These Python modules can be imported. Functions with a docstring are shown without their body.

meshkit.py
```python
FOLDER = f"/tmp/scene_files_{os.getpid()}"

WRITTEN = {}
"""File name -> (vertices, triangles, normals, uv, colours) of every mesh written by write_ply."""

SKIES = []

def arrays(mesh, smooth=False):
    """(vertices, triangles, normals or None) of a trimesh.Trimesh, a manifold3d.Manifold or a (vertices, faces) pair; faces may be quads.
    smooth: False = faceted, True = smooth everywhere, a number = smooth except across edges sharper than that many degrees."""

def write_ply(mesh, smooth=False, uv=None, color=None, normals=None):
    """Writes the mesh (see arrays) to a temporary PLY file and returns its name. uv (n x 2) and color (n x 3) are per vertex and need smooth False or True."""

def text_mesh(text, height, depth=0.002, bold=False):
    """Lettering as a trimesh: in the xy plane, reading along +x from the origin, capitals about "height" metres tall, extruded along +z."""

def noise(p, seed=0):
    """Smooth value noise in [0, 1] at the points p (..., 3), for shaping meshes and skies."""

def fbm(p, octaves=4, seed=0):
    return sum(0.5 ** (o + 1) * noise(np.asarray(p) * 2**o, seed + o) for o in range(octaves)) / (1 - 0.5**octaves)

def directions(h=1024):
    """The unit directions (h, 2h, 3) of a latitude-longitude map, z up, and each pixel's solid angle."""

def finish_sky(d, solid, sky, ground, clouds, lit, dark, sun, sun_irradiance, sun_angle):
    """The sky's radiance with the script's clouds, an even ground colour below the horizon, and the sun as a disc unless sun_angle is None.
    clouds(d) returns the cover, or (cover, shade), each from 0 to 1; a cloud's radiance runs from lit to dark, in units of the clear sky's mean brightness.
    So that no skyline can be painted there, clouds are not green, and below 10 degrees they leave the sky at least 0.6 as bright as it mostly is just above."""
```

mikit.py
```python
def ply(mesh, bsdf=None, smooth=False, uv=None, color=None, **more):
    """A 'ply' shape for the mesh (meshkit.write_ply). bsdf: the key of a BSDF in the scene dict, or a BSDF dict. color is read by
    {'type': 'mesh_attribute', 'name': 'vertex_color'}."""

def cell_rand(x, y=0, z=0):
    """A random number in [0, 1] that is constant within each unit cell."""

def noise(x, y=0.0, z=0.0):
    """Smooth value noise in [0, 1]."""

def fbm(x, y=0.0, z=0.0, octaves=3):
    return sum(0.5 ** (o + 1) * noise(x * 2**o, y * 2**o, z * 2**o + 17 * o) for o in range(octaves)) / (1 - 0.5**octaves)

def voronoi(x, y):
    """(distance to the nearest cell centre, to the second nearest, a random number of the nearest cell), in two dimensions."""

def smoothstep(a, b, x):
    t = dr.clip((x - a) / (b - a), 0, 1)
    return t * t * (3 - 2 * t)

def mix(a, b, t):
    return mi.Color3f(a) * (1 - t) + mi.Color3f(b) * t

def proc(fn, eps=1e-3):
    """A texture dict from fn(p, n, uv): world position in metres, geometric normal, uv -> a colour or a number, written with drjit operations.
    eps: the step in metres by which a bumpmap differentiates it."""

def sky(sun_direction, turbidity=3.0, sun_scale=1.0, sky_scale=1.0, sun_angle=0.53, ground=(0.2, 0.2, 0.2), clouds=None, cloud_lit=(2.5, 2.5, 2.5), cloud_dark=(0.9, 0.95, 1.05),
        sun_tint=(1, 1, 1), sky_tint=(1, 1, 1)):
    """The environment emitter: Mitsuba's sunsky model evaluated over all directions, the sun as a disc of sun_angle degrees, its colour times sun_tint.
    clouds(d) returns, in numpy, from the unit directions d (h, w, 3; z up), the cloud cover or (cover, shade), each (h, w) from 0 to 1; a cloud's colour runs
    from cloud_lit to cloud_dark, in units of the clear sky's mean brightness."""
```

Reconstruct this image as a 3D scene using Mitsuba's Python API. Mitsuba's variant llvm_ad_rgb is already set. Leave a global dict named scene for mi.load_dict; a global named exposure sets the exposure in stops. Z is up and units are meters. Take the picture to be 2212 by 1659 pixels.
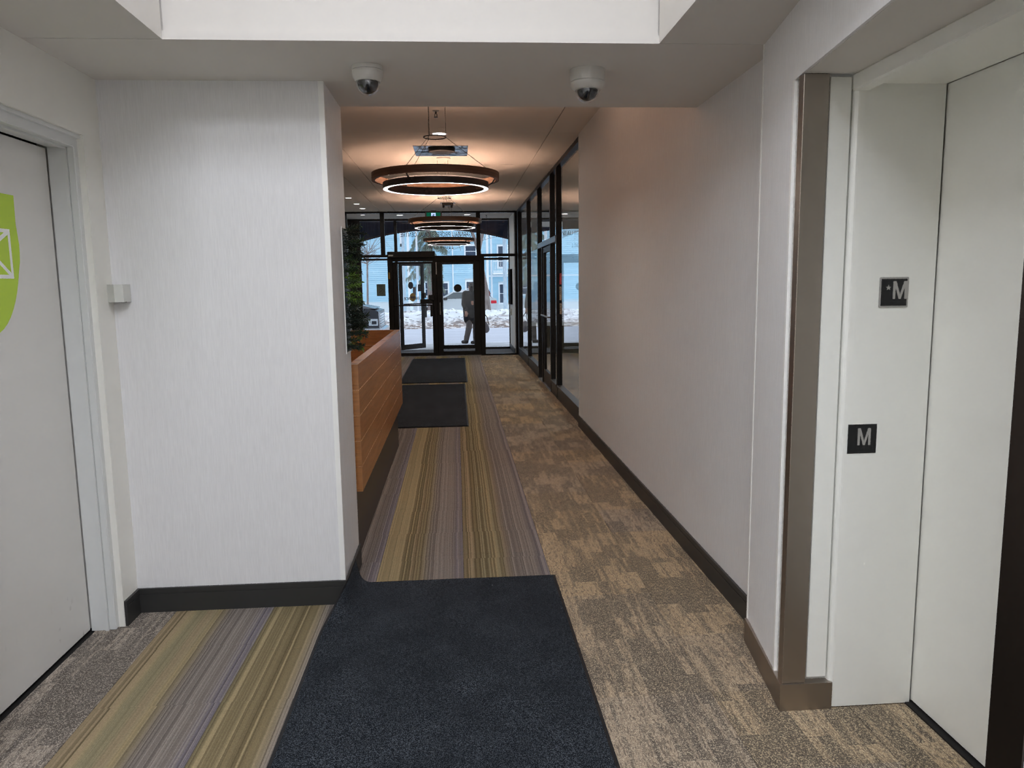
import math, random
import numpy as np
import trimesh
import manifold3d as m3
import drjit as dr
import mitsuba as mi
import mikit, meshkit
from shapely.geometry import Polygon, Point, box as sbox
from mikit import noise, fbm, cell_rand, smoothstep, mix

random.seed(7); rng = np.random.default_rng(7)
T = mi.ScalarTransform4f
scene, labels = {'type': 'scene'}, {}
PI = math.pi

# ------------------------------------------------------------------ camera, sky, large lights, exposure
exposure = 0.53
EYE = 1.53
scene['camera'] = {'type': 'perspective', 'fov': 2 * math.degrees(math.atan(1106 / 1621.65)), 'fov_axis': 'x',
    'near_clip': 0.05, 'far_clip': 500.0,
    'to_world': T().look_at(origin=[0, 0, EYE], target=[0.07106625, 0.98846488, EYE - 0.13374146], up=[0.02337231, 0.1323935, 0.99092164])}

SKY = 3.9
def overcast(d):
    n = meshkit.fbm(d * np.array([3, 3, 6.0]), 4, 3)
    return np.ones(d.shape[:2]), np.clip(0.15 + 0.5 * n, 0, 1)
scene['sky'] = mikit.sky([0.2, -0.5, 0.8], turbidity=4, sun_scale=0.0, sky_scale=SKY, ground=(0.5, 0.52, 0.55), clouds=overcast,
    cloud_lit=(1.6, 1.78, 2.05), cloud_dark=(1.3, 1.5, 1.75))
PANEL = 6.2                                    # radiance of the two panels in the lobby light well
UP = (175, 112, 80)                             # chandeliers, towards the ceiling
DOWN = (24, 22, 19.5)                           # chandeliers, the white ring below
SPOT = (70, 66, 60)                             # recessed downlights

scene['sky']['sampling_weight'] = 3.0

# ------------------------------------------------------------------ helpers
def lin(*c):
    c = np.array(c, float) / 255
    return [float(v) for v in np.where(c <= 0.04045, c / 12.92, ((c + 0.055) / 1.055) ** 2.4)]
def C(*c): return mi.Color3f(*lin(*c))
def rgb(c): return {'type': 'rgb', 'value': list(c)}
def cat(ms): return ms[0] if len(ms) == 1 else trimesh.util.concatenate(ms)
def box(x0, x1, y0, y1, z0, z1, b=0.0):
    x0, x1 = min(x0, x1), max(x0, x1); y0, y1 = min(y0, y1), max(y0, y1); z0, z1 = min(z0, z1), max(z0, z1)
    if b <= 0:
        m = trimesh.creation.box((x1 - x0, y1 - y0, z1 - z0)); m.apply_translation(((x0 + x1) / 2, (y0 + y1) / 2, (z0 + z1) / 2)); return m
    p = []
    for i, x in enumerate((x0, x1)):
        for j, y in enumerate((y0, y1)):
            for k, z in enumerate((z0, z1)):
                sx, sy, sz = (1, -1)[i] * b, (1, -1)[j] * b, (1, -1)[k] * b
                p += [(x, y + sy, z + sz), (x + sx, y, z + sz), (x + sx, y + sy, z)]
    return trimesh.convex.convex_hull(np.array(p))
def slab_top(x0, x1, y0, y1, z0, z1, b):
    """a tile: box with its upper edges bevelled"""
    v = [(x0, y0, z0), (x1, y0, z0), (x1, y1, z0), (x0, y1, z0), (x0, y0, z1 - b), (x1, y0, z1 - b), (x1, y1, z1 - b), (x0, y1, z1 - b),
         (x0 + b, y0 + b, z1), (x1 - b, y0 + b, z1), (x1 - b, y1 - b, z1), (x0 + b, y1 - b, z1)]
    f = [(8, 9, 10, 11)]
    for a in (0, 4):
        for i in range(4): f.append((a + i, a + (i + 1) % 4, a + 4 + (i + 1) % 4, a + 4 + i))
    f = np.array(f); return trimesh.Trimesh(v, np.vstack([f[:, [0, 1, 2]], f[:, [0, 2, 3]]]), process=False)
def frame_to(p0, p1):
    p0, p1 = np.asarray(p0, float), np.asarray(p1, float); z = p1 - p0; L = np.linalg.norm(z); z /= L
    x = np.cross(z, [0, 0, 1] if abs(z[2]) < .9 else [1, 0, 0]); x /= np.linalg.norm(x); y = np.cross(z, x)
    M = np.eye(4); M[:3, 0], M[:3, 1], M[:3, 2], M[:3, 3] = x, y, z, (p0 + p1) / 2
    return M, L
def rod(p0, p1, r, n=10, r1=None):
    M, L = frame_to(p0, p1); r1 = r if r1 is None else r1
    a = np.arange(n) * 2 * PI / n; c = np.stack([np.cos(a), np.sin(a)], 1)
    v = np.vstack([np.c_[c * r, np.full(n, -L / 2)], np.c_[c * r1, np.full(n, L / 2)], [[0, 0, -L / 2], [0, 0, L / 2]]])
    i = np.arange(n); j = (i + 1) % n
    f = np.vstack([np.c_[i, j, j + n], np.c_[i, j + n, i + n], np.c_[j, i, i * 0 + 2 * n], np.c_[i + n, j + n, i * 0 + 2 * n + 1]])
    m = trimesh.Trimesh(v, f, process=False); m.apply_transform(M); return m
def path(pts, r, n=8): return cat([rod(a, b, r, n) for a, b in zip(pts[:-1], pts[1:])])
def lathe(prof, c=(0, 0, 0), n=40):
    m = trimesh.creation.revolve(np.array(prof, float), sections=n); m.apply_translation(c); return m
def prism(pts, z0, z1):
    g = pts if hasattr(pts, 'geom_type') else Polygon(pts)
    m = cat([trimesh.creation.extrude_polygon(q, z1 - z0, engine='earcut') for q in getattr(g, 'geoms', [g])]); m.apply_translation((0, 0, z0)); return m
def remap(m, cols, origin=(0, 0, 0)):
    M = np.eye(4); M[:3, 0], M[:3, 1], M[:3, 2] = cols; M[:3, 3] = origin
    m = m.copy(); m.apply_transform(M)
    if np.linalg.det(M[:3, :3]) < 0: m.invert()
    return m
def facing(poly, y, d, toward=-1):
    """a flat outline given in (X, Z), d thick, standing at depth y and facing the camera side"""
    m = prism(poly, 0, d); return remap(m, ((1, 0, 0), (0, 0, 1), (0, -1, 0)), (0, y, 0))
def side(poly, x0, x1):
    """an outline given in (Y, Z) extruded along X"""
    return remap(prism(poly, x0, x1), ((0, 1, 0), (0, 0, 1), (1, 0, 0)))
def quad(a, b, c, d): return trimesh.Trimesh([a, b, c, d], [[0, 1, 2], [0, 2, 3]], process=False)
def annulus(r0, r1, z, c, up, n=96):
    a = np.arange(n) * 2 * PI / n; e = np.stack([np.cos(a), np.sin(a)], 1)
    v = np.vstack([np.c_[e * r0 + c[:2], np.full(n, z)], np.c_[e * r1 + c[:2], np.full(n, z)]]); i = np.arange(n); j = (i + 1) % n
    f = np.vstack([np.c_[i, i + n, j + n], np.c_[i, j + n, j]])
    return trimesh.Trimesh(v, f if up else f[:, ::-1], process=False)
used = {}
def numbered(k):
    n = used.get(k, 0); used[k] = n + 1
    return k if n == 0 else f'{k}_{n:03d}'
def tag(k, label=None, category=None, group=None, kind=None):
    d = labels.setdefault(k, {})
    for a, b in (('label', label), ('category', category), ('group', group), ('kind', kind)):
        if b: d[a] = b
    return k
def put(name, mesh, mat, parent=None, smooth=False, emit=None, weight=1.0, **more):
    k = numbered((parent + '__' if parent else '') + name)
    if isinstance(mesh, (list, tuple)) and isinstance(mesh[0], trimesh.Trimesh): mesh = cat(list(mesh))
    d = mikit.ply(mesh, mat, smooth=smooth, **more)
    if emit is not None: d['emitter'] = {'type': 'area', 'radiance': rgb(emit), 'sampling_weight': weight}
    scene[k] = d
    return k
def thing(name, label, category, group=None, kind=None):
    k = numbered(name); return tag(k, label, category, group, kind)
def struct(name, mesh, mat, label, category, smooth=False):
    k = put(name, mesh, mat, None, smooth); return tag(k, label, category, None, 'structure')
def text(s, h, bold=False, depth=.001, sx=1.0):
    m = meshkit.text_mesh(s, h, depth, bold); m.apply_scale((sx, 1, 1)); m.apply_translation((-m.bounds[0, 0], 0, 0)); return m
FACE = ((1, 0, 0), (0, 0, 1), (0, -1, 0))      # lettering read from the camera's side
BACK = ((-1, 0, 0), (0, 0, 1), (0, 1, 0))      # lettering read from the street

# ------------------------------------------------------------------ materials
def two(b): return {'type': 'twosided', 'bsdf': b}
def plain(k, c, rough=.5, metal=0.0, spec=.4, **more):
    scene[k] = two({'type': 'principled', 'base_color': rgb(lin(*c)) if not callable(c) else mikit.proc(c), 'roughness': rough, 'metallic': metal, 'specular': spec, **more})
def bumped(k, c, h, scale, rough=.6, spec=.3, eps=1e-3, **more):
    scene[k] = two({'type': 'bumpmap', 'arbitrary': mikit.proc(h, eps), 'scale': scale,
        'bsdf': {'type': 'principled', 'base_color': rgb(lin(*c)) if not callable(c) else mikit.proc(c), 'roughness': rough, 'specular': spec, **more}})
def matt(k, c): scene[k] = two({'type': 'diffuse', 'reflectance': rgb(lin(*c)) if not callable(c) else mikit.proc(c)})

def linen_c(p, n, uv):
    w = noise((p.x + p.y) * 420, p.z * 22)
    return mix(lin(213, 212, 212), lin(221, 220, 220), w)
def linen_h(p, n, uv):
    s = p.x + p.y
    return noise(s * 260 + 2.2 * noise(s * 30, p.z * 18), p.z * 26)
bumped('m_linen', linen_c, linen_h, .0004, .55, .3, 1.2e-3)
def paint_c(p, n, uv):
    return mix(lin(221, 219, 211), lin(227, 225, 218), fbm(p.x * 3 + 5, p.y * 3, p.z * 3))
plain('m_paint', paint_c, .5)
plain('m_trimwhite', (231, 230, 226), .35)
def door_c(p, n, uv):
    scuff = smoothstep(.62, .78, fbm(p.y * 22, p.z * 9 + 3, p.x)) * smoothstep(.5, .75, noise(p.y * 70, p.z * 40)) * (1 - smoothstep(.05, .3, p.z))
    return mix(lin(214, 212, 207), lin(120, 114, 108), scuff * .8)
plain('m_door', door_c, .4)
plain('m_frame', (205, 206, 204), .35)
plain('m_ceiling', (206, 202, 196), .8, spec=.1)
plain('m_ceilpanel', (214, 206, 198), .75, spec=.15)
plain('m_gap', (20, 18, 17), .8)
plain('m_lift', (234, 234, 227), .3)
plain('m_base', (45, 45, 44), .45)
def steel_a(p, n, uv): return .16 + .10 * noise((p.x + p.y) * 600, p.z * 3)
scene['m_steel'] = two({'type': 'roughconductor', 'material': 'none', 'specular_reflectance': rgb((.40, .36, .325)), 'alpha': .13, 'distribution': 'ggx'})
scene['m_mirror'] = two({'type': 'roughconductor', 'material': 'none', 'specular_reflectance': rgb((.6, .58, .56)), 'alpha': .025})
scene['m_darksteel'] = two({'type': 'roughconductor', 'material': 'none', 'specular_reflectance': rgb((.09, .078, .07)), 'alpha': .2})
plain('m_bronze', (21, 18, 17), .4, .1, .3)
plain('m_black', (18, 18, 19), .4)
plain('m_boardblack', (14, 14, 15), .85, 0.0, .05)
plain('m_plastic', (196, 196, 190), .4)
plain('m_camwhite', (205, 202, 196), .35)
scene['m_glass'] = {'type': 'thindielectric', 'int_ior': 1.5}
scene['m_doorglass'] = {'type': 'thindielectric', 'int_ior': 1.3}
scene['m_clear'] = {'type': 'dielectric', 'int_ior': 1.49}
plain('m_lens', (12, 13, 16), .08, spec=.8)
scene['m_blind'] = {'type': 'principledthin', 'base_color': rgb(lin(206, 208, 204)), 'roughness': .9, 'diff_trans': 1.0, 'spec_trans': 0.0}
plain('m_kick', (50, 44, 42), .35)

def stripe_c(p, n, uv):
    w = .4567; q = (p.x + 1.365) / w; col = dr.floor(q); u = q - col
    row = dr.floor((p.y - 2.68) / w)
    u2 = u + (cell_rand(col, row) - .5) * .03
    v = u2 + col * 7.3
    tone = noise(v * 10 + .4 * cell_rand(col, row, 4))
    base = mix(lin(142, 128, 98), lin(124, 116, 92), smoothstep(.3, .7, tone))
    base = mix(base, lin(146, 126, 102), smoothstep(.5, .75, noise(v * 8 + 50)) * .6)
    g = smoothstep(.44, .62, u2)
    grey = mix(lin(112, 104, 98), lin(104, 98, 104), smoothstep(.85, .93, u2))
    base = mix(base, grey, g)
    wide = smoothstep(.25, .55, noise(v * 9 + 21))
    l1 = smoothstep(.44, .56, noise(v * 84 + 3)); l2 = smoothstep(.60, .68, noise(v * 34 + 9)); l3 = smoothstep(.50, .60, noise(v * 150 + 7))
    dark = mix(lin(84, 74, 54), lin(72, 66, 62), g)
    base = mix(base, dark, l1 * (.20 + .55 * wide) * (1 - .35 * g))
    base = mix(base, dark, l2 * .55 * (1 - g))
    base = mix(base, mix(lin(152, 140, 112), lin(146, 138, 130), g), l3 * (.22 + .3 * g) * (1 - .5 * l1))
    pile = noise(p.x * 480, p.y * 300)
    return base * (.84 + .28 * pile)
def weave_c(p, n, uv):
    bx = dr.floor(p.x / .1142); by = dr.floor(p.y / .21 + 3 * cell_rand(bx, 5)); tone = cell_rand(bx, by, 2)
    tx = dr.floor((p.x + 1.365) / .4567); ty = dr.floor(p.y / .4567 + .37); half = cell_rand(tx, ty, 9)
    streak = fbm(p.x * 55, p.y * 4.0, tone * 20, 4)
    blk = (tone - .5) * .36 + (half - .5) * .16
    t = smoothstep(.42, .68, streak + blk)
    grey = dr.select(p.x < -1.3, .8, .55 * cell_rand(tx, ty, 4))
    c = mix(mix(lin(104, 93, 79), lin(94, 88, 84), grey), mix(lin(174, 151, 120), lin(146, 138, 130), grey), t * .82)
    d = noise(p.x * 400, p.y * 310 + 40); e = noise(p.x * 290 + 50, p.y * 60)
    c = mix(c, lin(76, 69, 63), smoothstep(.48, .66, d) * (.85 - .45 * t))
    c = mix(c, mix(lin(206, 186, 154), lin(176, 169, 162), grey), smoothstep(.57, .73, noise(p.x * 390 + 9, p.y * 320)) * (.55 + .1 * t))
    return mix(c, lin(76, 68, 62), smoothstep(.62, .8, e) * .6 * t)
def pile_h(p, n, uv): return noise(p.x * 300, p.y * 220)
bumped('m_stripe', stripe_c, pile_h, .0012, .95, .05)
bumped('m_weave', weave_c, pile_h, .0016, .95, .05)
def mat_c(p, n, uv):
    s = noise(p.x * 460, p.y * 460, p.z * 460); b = fbm(p.x * 9, p.y * 9, 2)
    c = mix(lin(22, 25, 29), lin(72, 77, 83), smoothstep(.35, .85, s) * (.55 + .7 * b))
    return mix(c, lin(150, 150, 150), smoothstep(.985, 1.0, noise(p.x * 55, p.y * 55)))
def mat_h(p, n, uv): return noise(p.x * 460, p.y * 460, p.z * 460)
bumped('m_mat', mat_c, mat_h, .0012, .95, .05)
plain('m_rubber', (20, 20, 22), .6)
def wood_fn(along, across, h):
    g = fbm(along * 3.0, across * 60 + 3 * noise(along * 1.2, across * 5), h * 3, 4)
    pore = noise(along * 14, across * 420, h * 14)
    c = mix(lin(132, 82, 38), lin(168, 112, 58), g)
    return mix(c, lin(112, 64, 28), smoothstep(.62, .85, pore) * .55)
plain('m_woodx', lambda p, n, uv: wood_fn(p.y, p.z + dr.floor(p.z / .143) * 7.3, p.x), .26, spec=.8, clearcoat=1.0, clearcoat_gloss=.9)     # boards running along the corridor
plain('m_woody', lambda p, n, uv: wood_fn(p.x, p.z + 3 + dr.floor(p.z / .143) * 5.1, p.y), .38, spec=.5)   # boards running across
def ringwood(p, n, uv):
    g = fbm(dr.atan2(p.y - dr.floor(p.y / 3.8) * 3.8, p.x + .12) * 6, p.z * 90, 2)
    return mix(lin(54, 38, 28), lin(84, 58, 40), g)
plain('m_ringwood', ringwood, .5)

# ------------------------------------------------------------------ the setting: floor
SUB = -0.006
k = struct('floor', box(-2.6, 1.75, -2.7, 16.3, -.12, SUB), 'm_gap', 'carpeted floor of striped and mottled carpet tiles running from the lobby to the entrance', 'floor')
W = .4567
for col in range(-1, 7):
    x0 = -1.365 + col * W; x1 = x0 + W
    xa, xb = max(x0, -1.66), min(x1, 1.62)
    striped = 0 <= col <= 3
    off = {0: 2.68, 1: 2.62, 2: 4.57, 3: 4.12, -1: 2.9, 4: 3.62, 5: 3.85, 6: 3.4}[col]
    y = off - W * math.ceil((off - 1.2) / W)
    while y < 16.0:
        a, b = y, min(y + W, 15.99); y += W
        if b - a < .02: continue
        if col == -1 and a > 3.5: continue
        if col == 0 and 3.5 < a < 7.0: continue
        if col == 6 and a > 3.0: continue
        if col == 5 and a > 3.4: xb = min(x1, 1.40)
        if col == 1: xa = -.70 if 3.5 < a < 7.0 else x0
        put('carpet_tile', slab_top(xa + .0006, xb - .0006, a + .0006, b - .0006, SUB, 0.0, .0012), 'm_stripe' if striped else 'm_weave', k)

# ceilings
SOF = 2.425; HI = 3.02
sof = [box(-1.7, -1.046, -2.6, 2.957, SOF, 3.8), box(.793, 1.75, -2.6, 2.957, SOF, 3.8), box(-1.046, .793, -2.6, -1.9, SOF, 3.8), box(-1.046, .793, 2.974, 2.98, SOF, 3.8),
       box(-1.046, .793, -1.9, 2.974, 3.65, 3.8)]
k = struct('ceiling', sof, 'm_ceiling', 'grey-shaded lobby ceiling with a bright white light well', 'ceiling')
put('panel', [box(-1.7, 1.45, 2.9595, 4.004, SOF, SOF + .03), box(-1.7, 1.45, 2.98, 4.004, SOF + .03, 3.8)], 'm_ceiling', k)
tag(k + '__panel', 'lower ceiling panel carrying two dome cameras')
k = struct('ceiling_corridor', box(-2.6, 1.45, 4.004, 16.1, HI + .02, HI + .15), 'm_gap', 'corridor ceiling of large beige panels with thin dark joints', 'ceiling')
ys = [4.004] + [5.70 + 2.06 * i for i in range(6)]; ys = [v for v in ys if v < 15.9] + [16.05]
for xa, xb in ((-2.5, -1.52), (-1.52, -1.215), (-1.215, .97), (.97, 1.42)):
    for a, b in zip(ys[:-1], ys[1:]):
        put('panel', box(xa + .004, xb - .004, a + .003, b - .003, HI, HI + .022), 'm_ceilpanel', k)

# walls
XL = -1.54
wl = [box(-1.8, XL, -2.6, 2.40, 0, SOF + .05), box(-1.8, XL, 2.40, 3.368, 2.165, SOF + .05), box(-1.8, XL, 3.368, 3.6, 0, SOF + .05)]
struct('wall_left', wl, 'm_paint', 'off-white painted wall around the office door at the left', 'wall')
k = struct('wall_front', box(-1.8, -.567, 3.522, 4.03, 0, SOF + .02), 'm_linen', 'white linen-textured wall facing the camera left of the corridor', 'wall')
put('edge_trim', [box(-.590, -.5655, 3.5195, 3.53, .118, SOF), box(-.5672, -.5655, 3.5195, 3.532, .118, SOF)], 'm_trimwhite', k)
tag(k + '__edge_trim', 'thin white corner bead')
k = struct('wall_right', box(1.277, 1.45, 2.9, 7.82, 0, HI + .05), 'm_linen', 'linen-textured wall along the right of the corridor', 'wall')
put('end_trim', box(1.274, 1.45, 7.815, 7.826, 0, HI), 'm_trimwhite', k)
# wall with the elevator: a plane turned about eight degrees into the lobby
def wx(y): return 1.122 + (y - 2.434) * (math.tan(math.radians(8.97)) if y > 2.434 else math.tan(math.radians(7.0)))
YF = 2.957; YN = 1.235
k = struct('wall_elevator', prism([(wx(YF), YF), (wx(2.528), 2.528), (1.30, 2.528), (1.30, YF)], 0, SOF), 'm_linen', 'slightly angled linen-textured wall around the elevator opening', 'wall')
put('header', prism([(wx(2.528), 2.528), (wx(2.434), 2.434), (wx(YN), YN), (wx(YN - .1), YN - .1), (1.30, YN - .1), (1.30, 2.528)], 2.183, SOF), 'm_linen', k)
put('near_pier', prism([(wx(YN - .1), YN - .1), (wx(-2.5), -2.5), (1.30, -2.5), (1.30, YN - .1)], 0, SOF), 'm_linen', k)
put('edge_trim', [prism([(wx(YF) - .003, YF + .004), (wx(YF) - .003, YF - .006), (wx(YF) + .02, YF - .006), (wx(YF) + .02, YF + .004)], .1, SOF),
                  prism([(wx(2.532) - .003, 2.536), (wx(2.522) - .003, 2.522), (wx(2.522) + .014, 2.522), (wx(2.536) + .014, 2.536)], .1, 2.183)], 'm_trimwhite', k)
def along(y, d): return (wx(y) - d, y)
# brushed steel corner guard and base
k = thing('trim_1', 'brushed stainless steel corner guard and base beside the elevator', 'trim', kind='structure')
put('guard_side', prism([(wx(2.520) + .009, 2.520), (wx(2.436) + .004, 2.436), (wx(2.436) + .016, 2.436), (wx(2.520) + .02, 2.520)], .1, 2.18), 'm_mirror', k)
tag(k + '__guard_side', 'narrow polished side of the guard')
put('guard_face', box(wx(2.434) + .003, 1.208, 2.432, 2.470, .1, 2.18, .0015), 'm_steel', k)
put('guard_return', [box(1.204, 1.209, 2.432, 2.452, .1, 2.18)], 'm_steel', k)
put('base', prism([along(YF + .002, .012), along(2.424, .006), (1.306, 2.424), (1.306, 2.6), (1.24, YF + .002)], 0, .1), 'm_steel', k)
tag(k + '__base', 'low steel base plinth')
put('infill_board', box(1.217, 1.288, 2.440, 2.452, .116, 2.172, .001), 'm_lift', k)
tag(k + '__infill_board', 'flat white board beside the guard')
put('backing', box(1.206, 1.30, 2.458, 2.528, 0, 2.183), 'm_frame', k)
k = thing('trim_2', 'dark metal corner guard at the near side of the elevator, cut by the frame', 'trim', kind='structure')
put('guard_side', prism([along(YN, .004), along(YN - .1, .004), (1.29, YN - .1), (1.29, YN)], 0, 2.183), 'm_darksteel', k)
# back and hidden walls
struct('wall_back', box(-1.8, 1.75, -2.75, -2.6, 0, 3.2), 'm_paint', 'painted wall behind the camera', 'wall')
struct('wall_shaft', [box(1.62, 1.75, -2.6, 3.2, 0, SOF + .3), box(1.30, 1.62, 2.54, 3.2, 0, 2.5), box(1.30, 1.62, -2.6, 1.15, 0, 2.5), box(1.30, 1.62, 1.15, 2.54, 2.22, 2.5)], 'm_paint', 'wall of the elevator shaft behind the door', 'wall')
struct('wall_reception', [box(-2.6, -2.42, 3.6, 17.6, 0, 3.2), box(-2.6, -.567, 3.9, 4.03, SOF, 3.2), box(-2.6, -1.7, 3.6, 4.0, 0, 3.2)], 'm_paint', 'white wall at the left of the reception and vestibule', 'wall')
struct('wall_lintel', box(-2.6, 1.45, 3.95, 4.004, SOF + .01, 3.2), 'm_ceiling', 'face of the dropped lobby ceiling towards the corridor', 'wall')

# baseboards with a small reveal line
def baseboard(name, pts, label, h=.118, closed=False):
    """pts run along the wall; the board stands on the left-hand side of the direction of travel"""
    ms = []
    for d, z0, z1 in ((.012, 0, h * .76), (.0095, h * .76, h * .80), (.012, h * .80, h)):
        n = len(pts); off = []
        segs = [np.array(pts[i + 1]) - np.array(pts[i]) for i in range(n - 1)]
        nor = [np.array((-s[1], s[0])) / np.linalg.norm(s) for s in segs]
        for i in range(n):
            if i == 0: v = nor[0] * d
            elif i == n - 1: v = nor[-1] * d
            else:
                b = nor[i - 1] + nor[i]; v = b / (b @ nor[i]) * d
            off.append(tuple(np.array(pts[i]) + v))
        ms.append(prism(Polygon(list(pts) + off[::-1]).buffer(0), z0, z1))
    return struct(name, ms, 'm_base', label, 'baseboard')
baseboard('baseboard_left', [(-.567, 4.03), (-.567, 3.522), (XL, 3.522), (XL, 3.37)][::-1] and [(XL, 3.372), (XL, 3.522), (-.567, 3.522), (-.567, 4.03)][::-1], 'dark grey baseboard around the foot of the white wall at the left')
baseboard('baseboard_right', [(1.277, YF + .01), (1.277, 7.82)], 'dark grey baseboard along the right corridor wall')

# office door at the left
k = thing('door_1', 'flush grey-white office door with a green envelope sign at the left edge', 'door', kind='structure')
put('leaf', box(-1.722, -1.678, 2.43, 3.334, .008, 2.106, .002), 'm_door', k)
fr = []
def reveal(x0, x1, y0, y1, z0, z1): return box(x0, x1, y0, y1, z0, z1, .003)
fr += [box(-1.674, -1.61, 3.338, 3.40, 0, 2.112), box(-1.61, -1.597, 3.330, 3.40, 0, 2.104), box(-1.597, -1.567, 3.338, 3.388, 0, 2.16, .003),
       box(-1.60, -1.552, 3.372, 3.386, 0, 2.165, .002)]
fr += [box(-1.674, -1.61, 2.38, 3.338, 2.112, 2.17), box(-1.61, -1.597, 2.38, 3.338, 2.104, 2.17), box(-1.597, -1.567, 2.38, 3.388, 2.112, 2.162, .003), box(-1.60, -1.552, 2.38, 3.386, 2.15, 2.166, .002)]
fr += [box(-1.674, -1.567, 2.37, 2.425, 0, 2.162, .003)]
put('frame', fr, 'm_frame', k)
put('backing', box(-1.82, -1.73, 2.3, 3.5, 0, 2.3), 'm_gap', k)
put('screw', [rod((-1.572, 3.372, .075), (-1.564, 3.372, .075), .004, 10)], 'm_gap', k)
# green sign with the envelope
k = thing('door_sign', 'lime green shield-shaped sign with a white envelope on the office door', 'sign')
Yc = 2.80
def shieldpt(y, z): return (y, z)
out = [(Yc - .262, 1.885), (Yc + .262, 1.885), (Yc + .258, 1.78)]
for t in np.linspace(0, 1, 14):
    a = t * PI / 2; out.append((Yc + .262 * math.cos(a) ** .8 + (.006 if t < .2 else 0), 1.70 - .34 * math.sin(a) ** 1.15))
out += [(2 * Yc - y, z) for y, z in out[2:][::-1]]
put('panel', side(Polygon(out).buffer(0), -1.6775, -1.6745), 'm_lime', k)
def line(a, b, w):
    from shapely.geometry import LineString
    return LineString([a, b]).buffer(w / 2, cap_style=2)
from shapely import union_all
e0, e1, ez0, ez1 = Yc - .205, Yc + .205, 1.578, 1.748
env = union_all([line((e0, ez0), (e1, ez0), .014), line((e0, ez1), (e1, ez1), .014), line((e0, ez0 - .007), (e0, ez1 + .007), .014), line((e1, ez0 - .007), (e1, ez1 + .007), .014),
                 line((e0, ez1), (Yc, ez0 + .06), .016), line((e1, ez1), (Yc, ez0 + .06), .016), line((e0, ez0), (e0 + .15, ez0 + .105), .014), line((e1, ez0), (e1 - .15, ez0 + .105), .014)])
put('envelope', side(env, -1.6745, -1.6738), 'm_paper', k)
plain('m_lime', (176, 205, 62), .5)
plain('m_paper', (238, 240, 234), .6)

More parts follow.
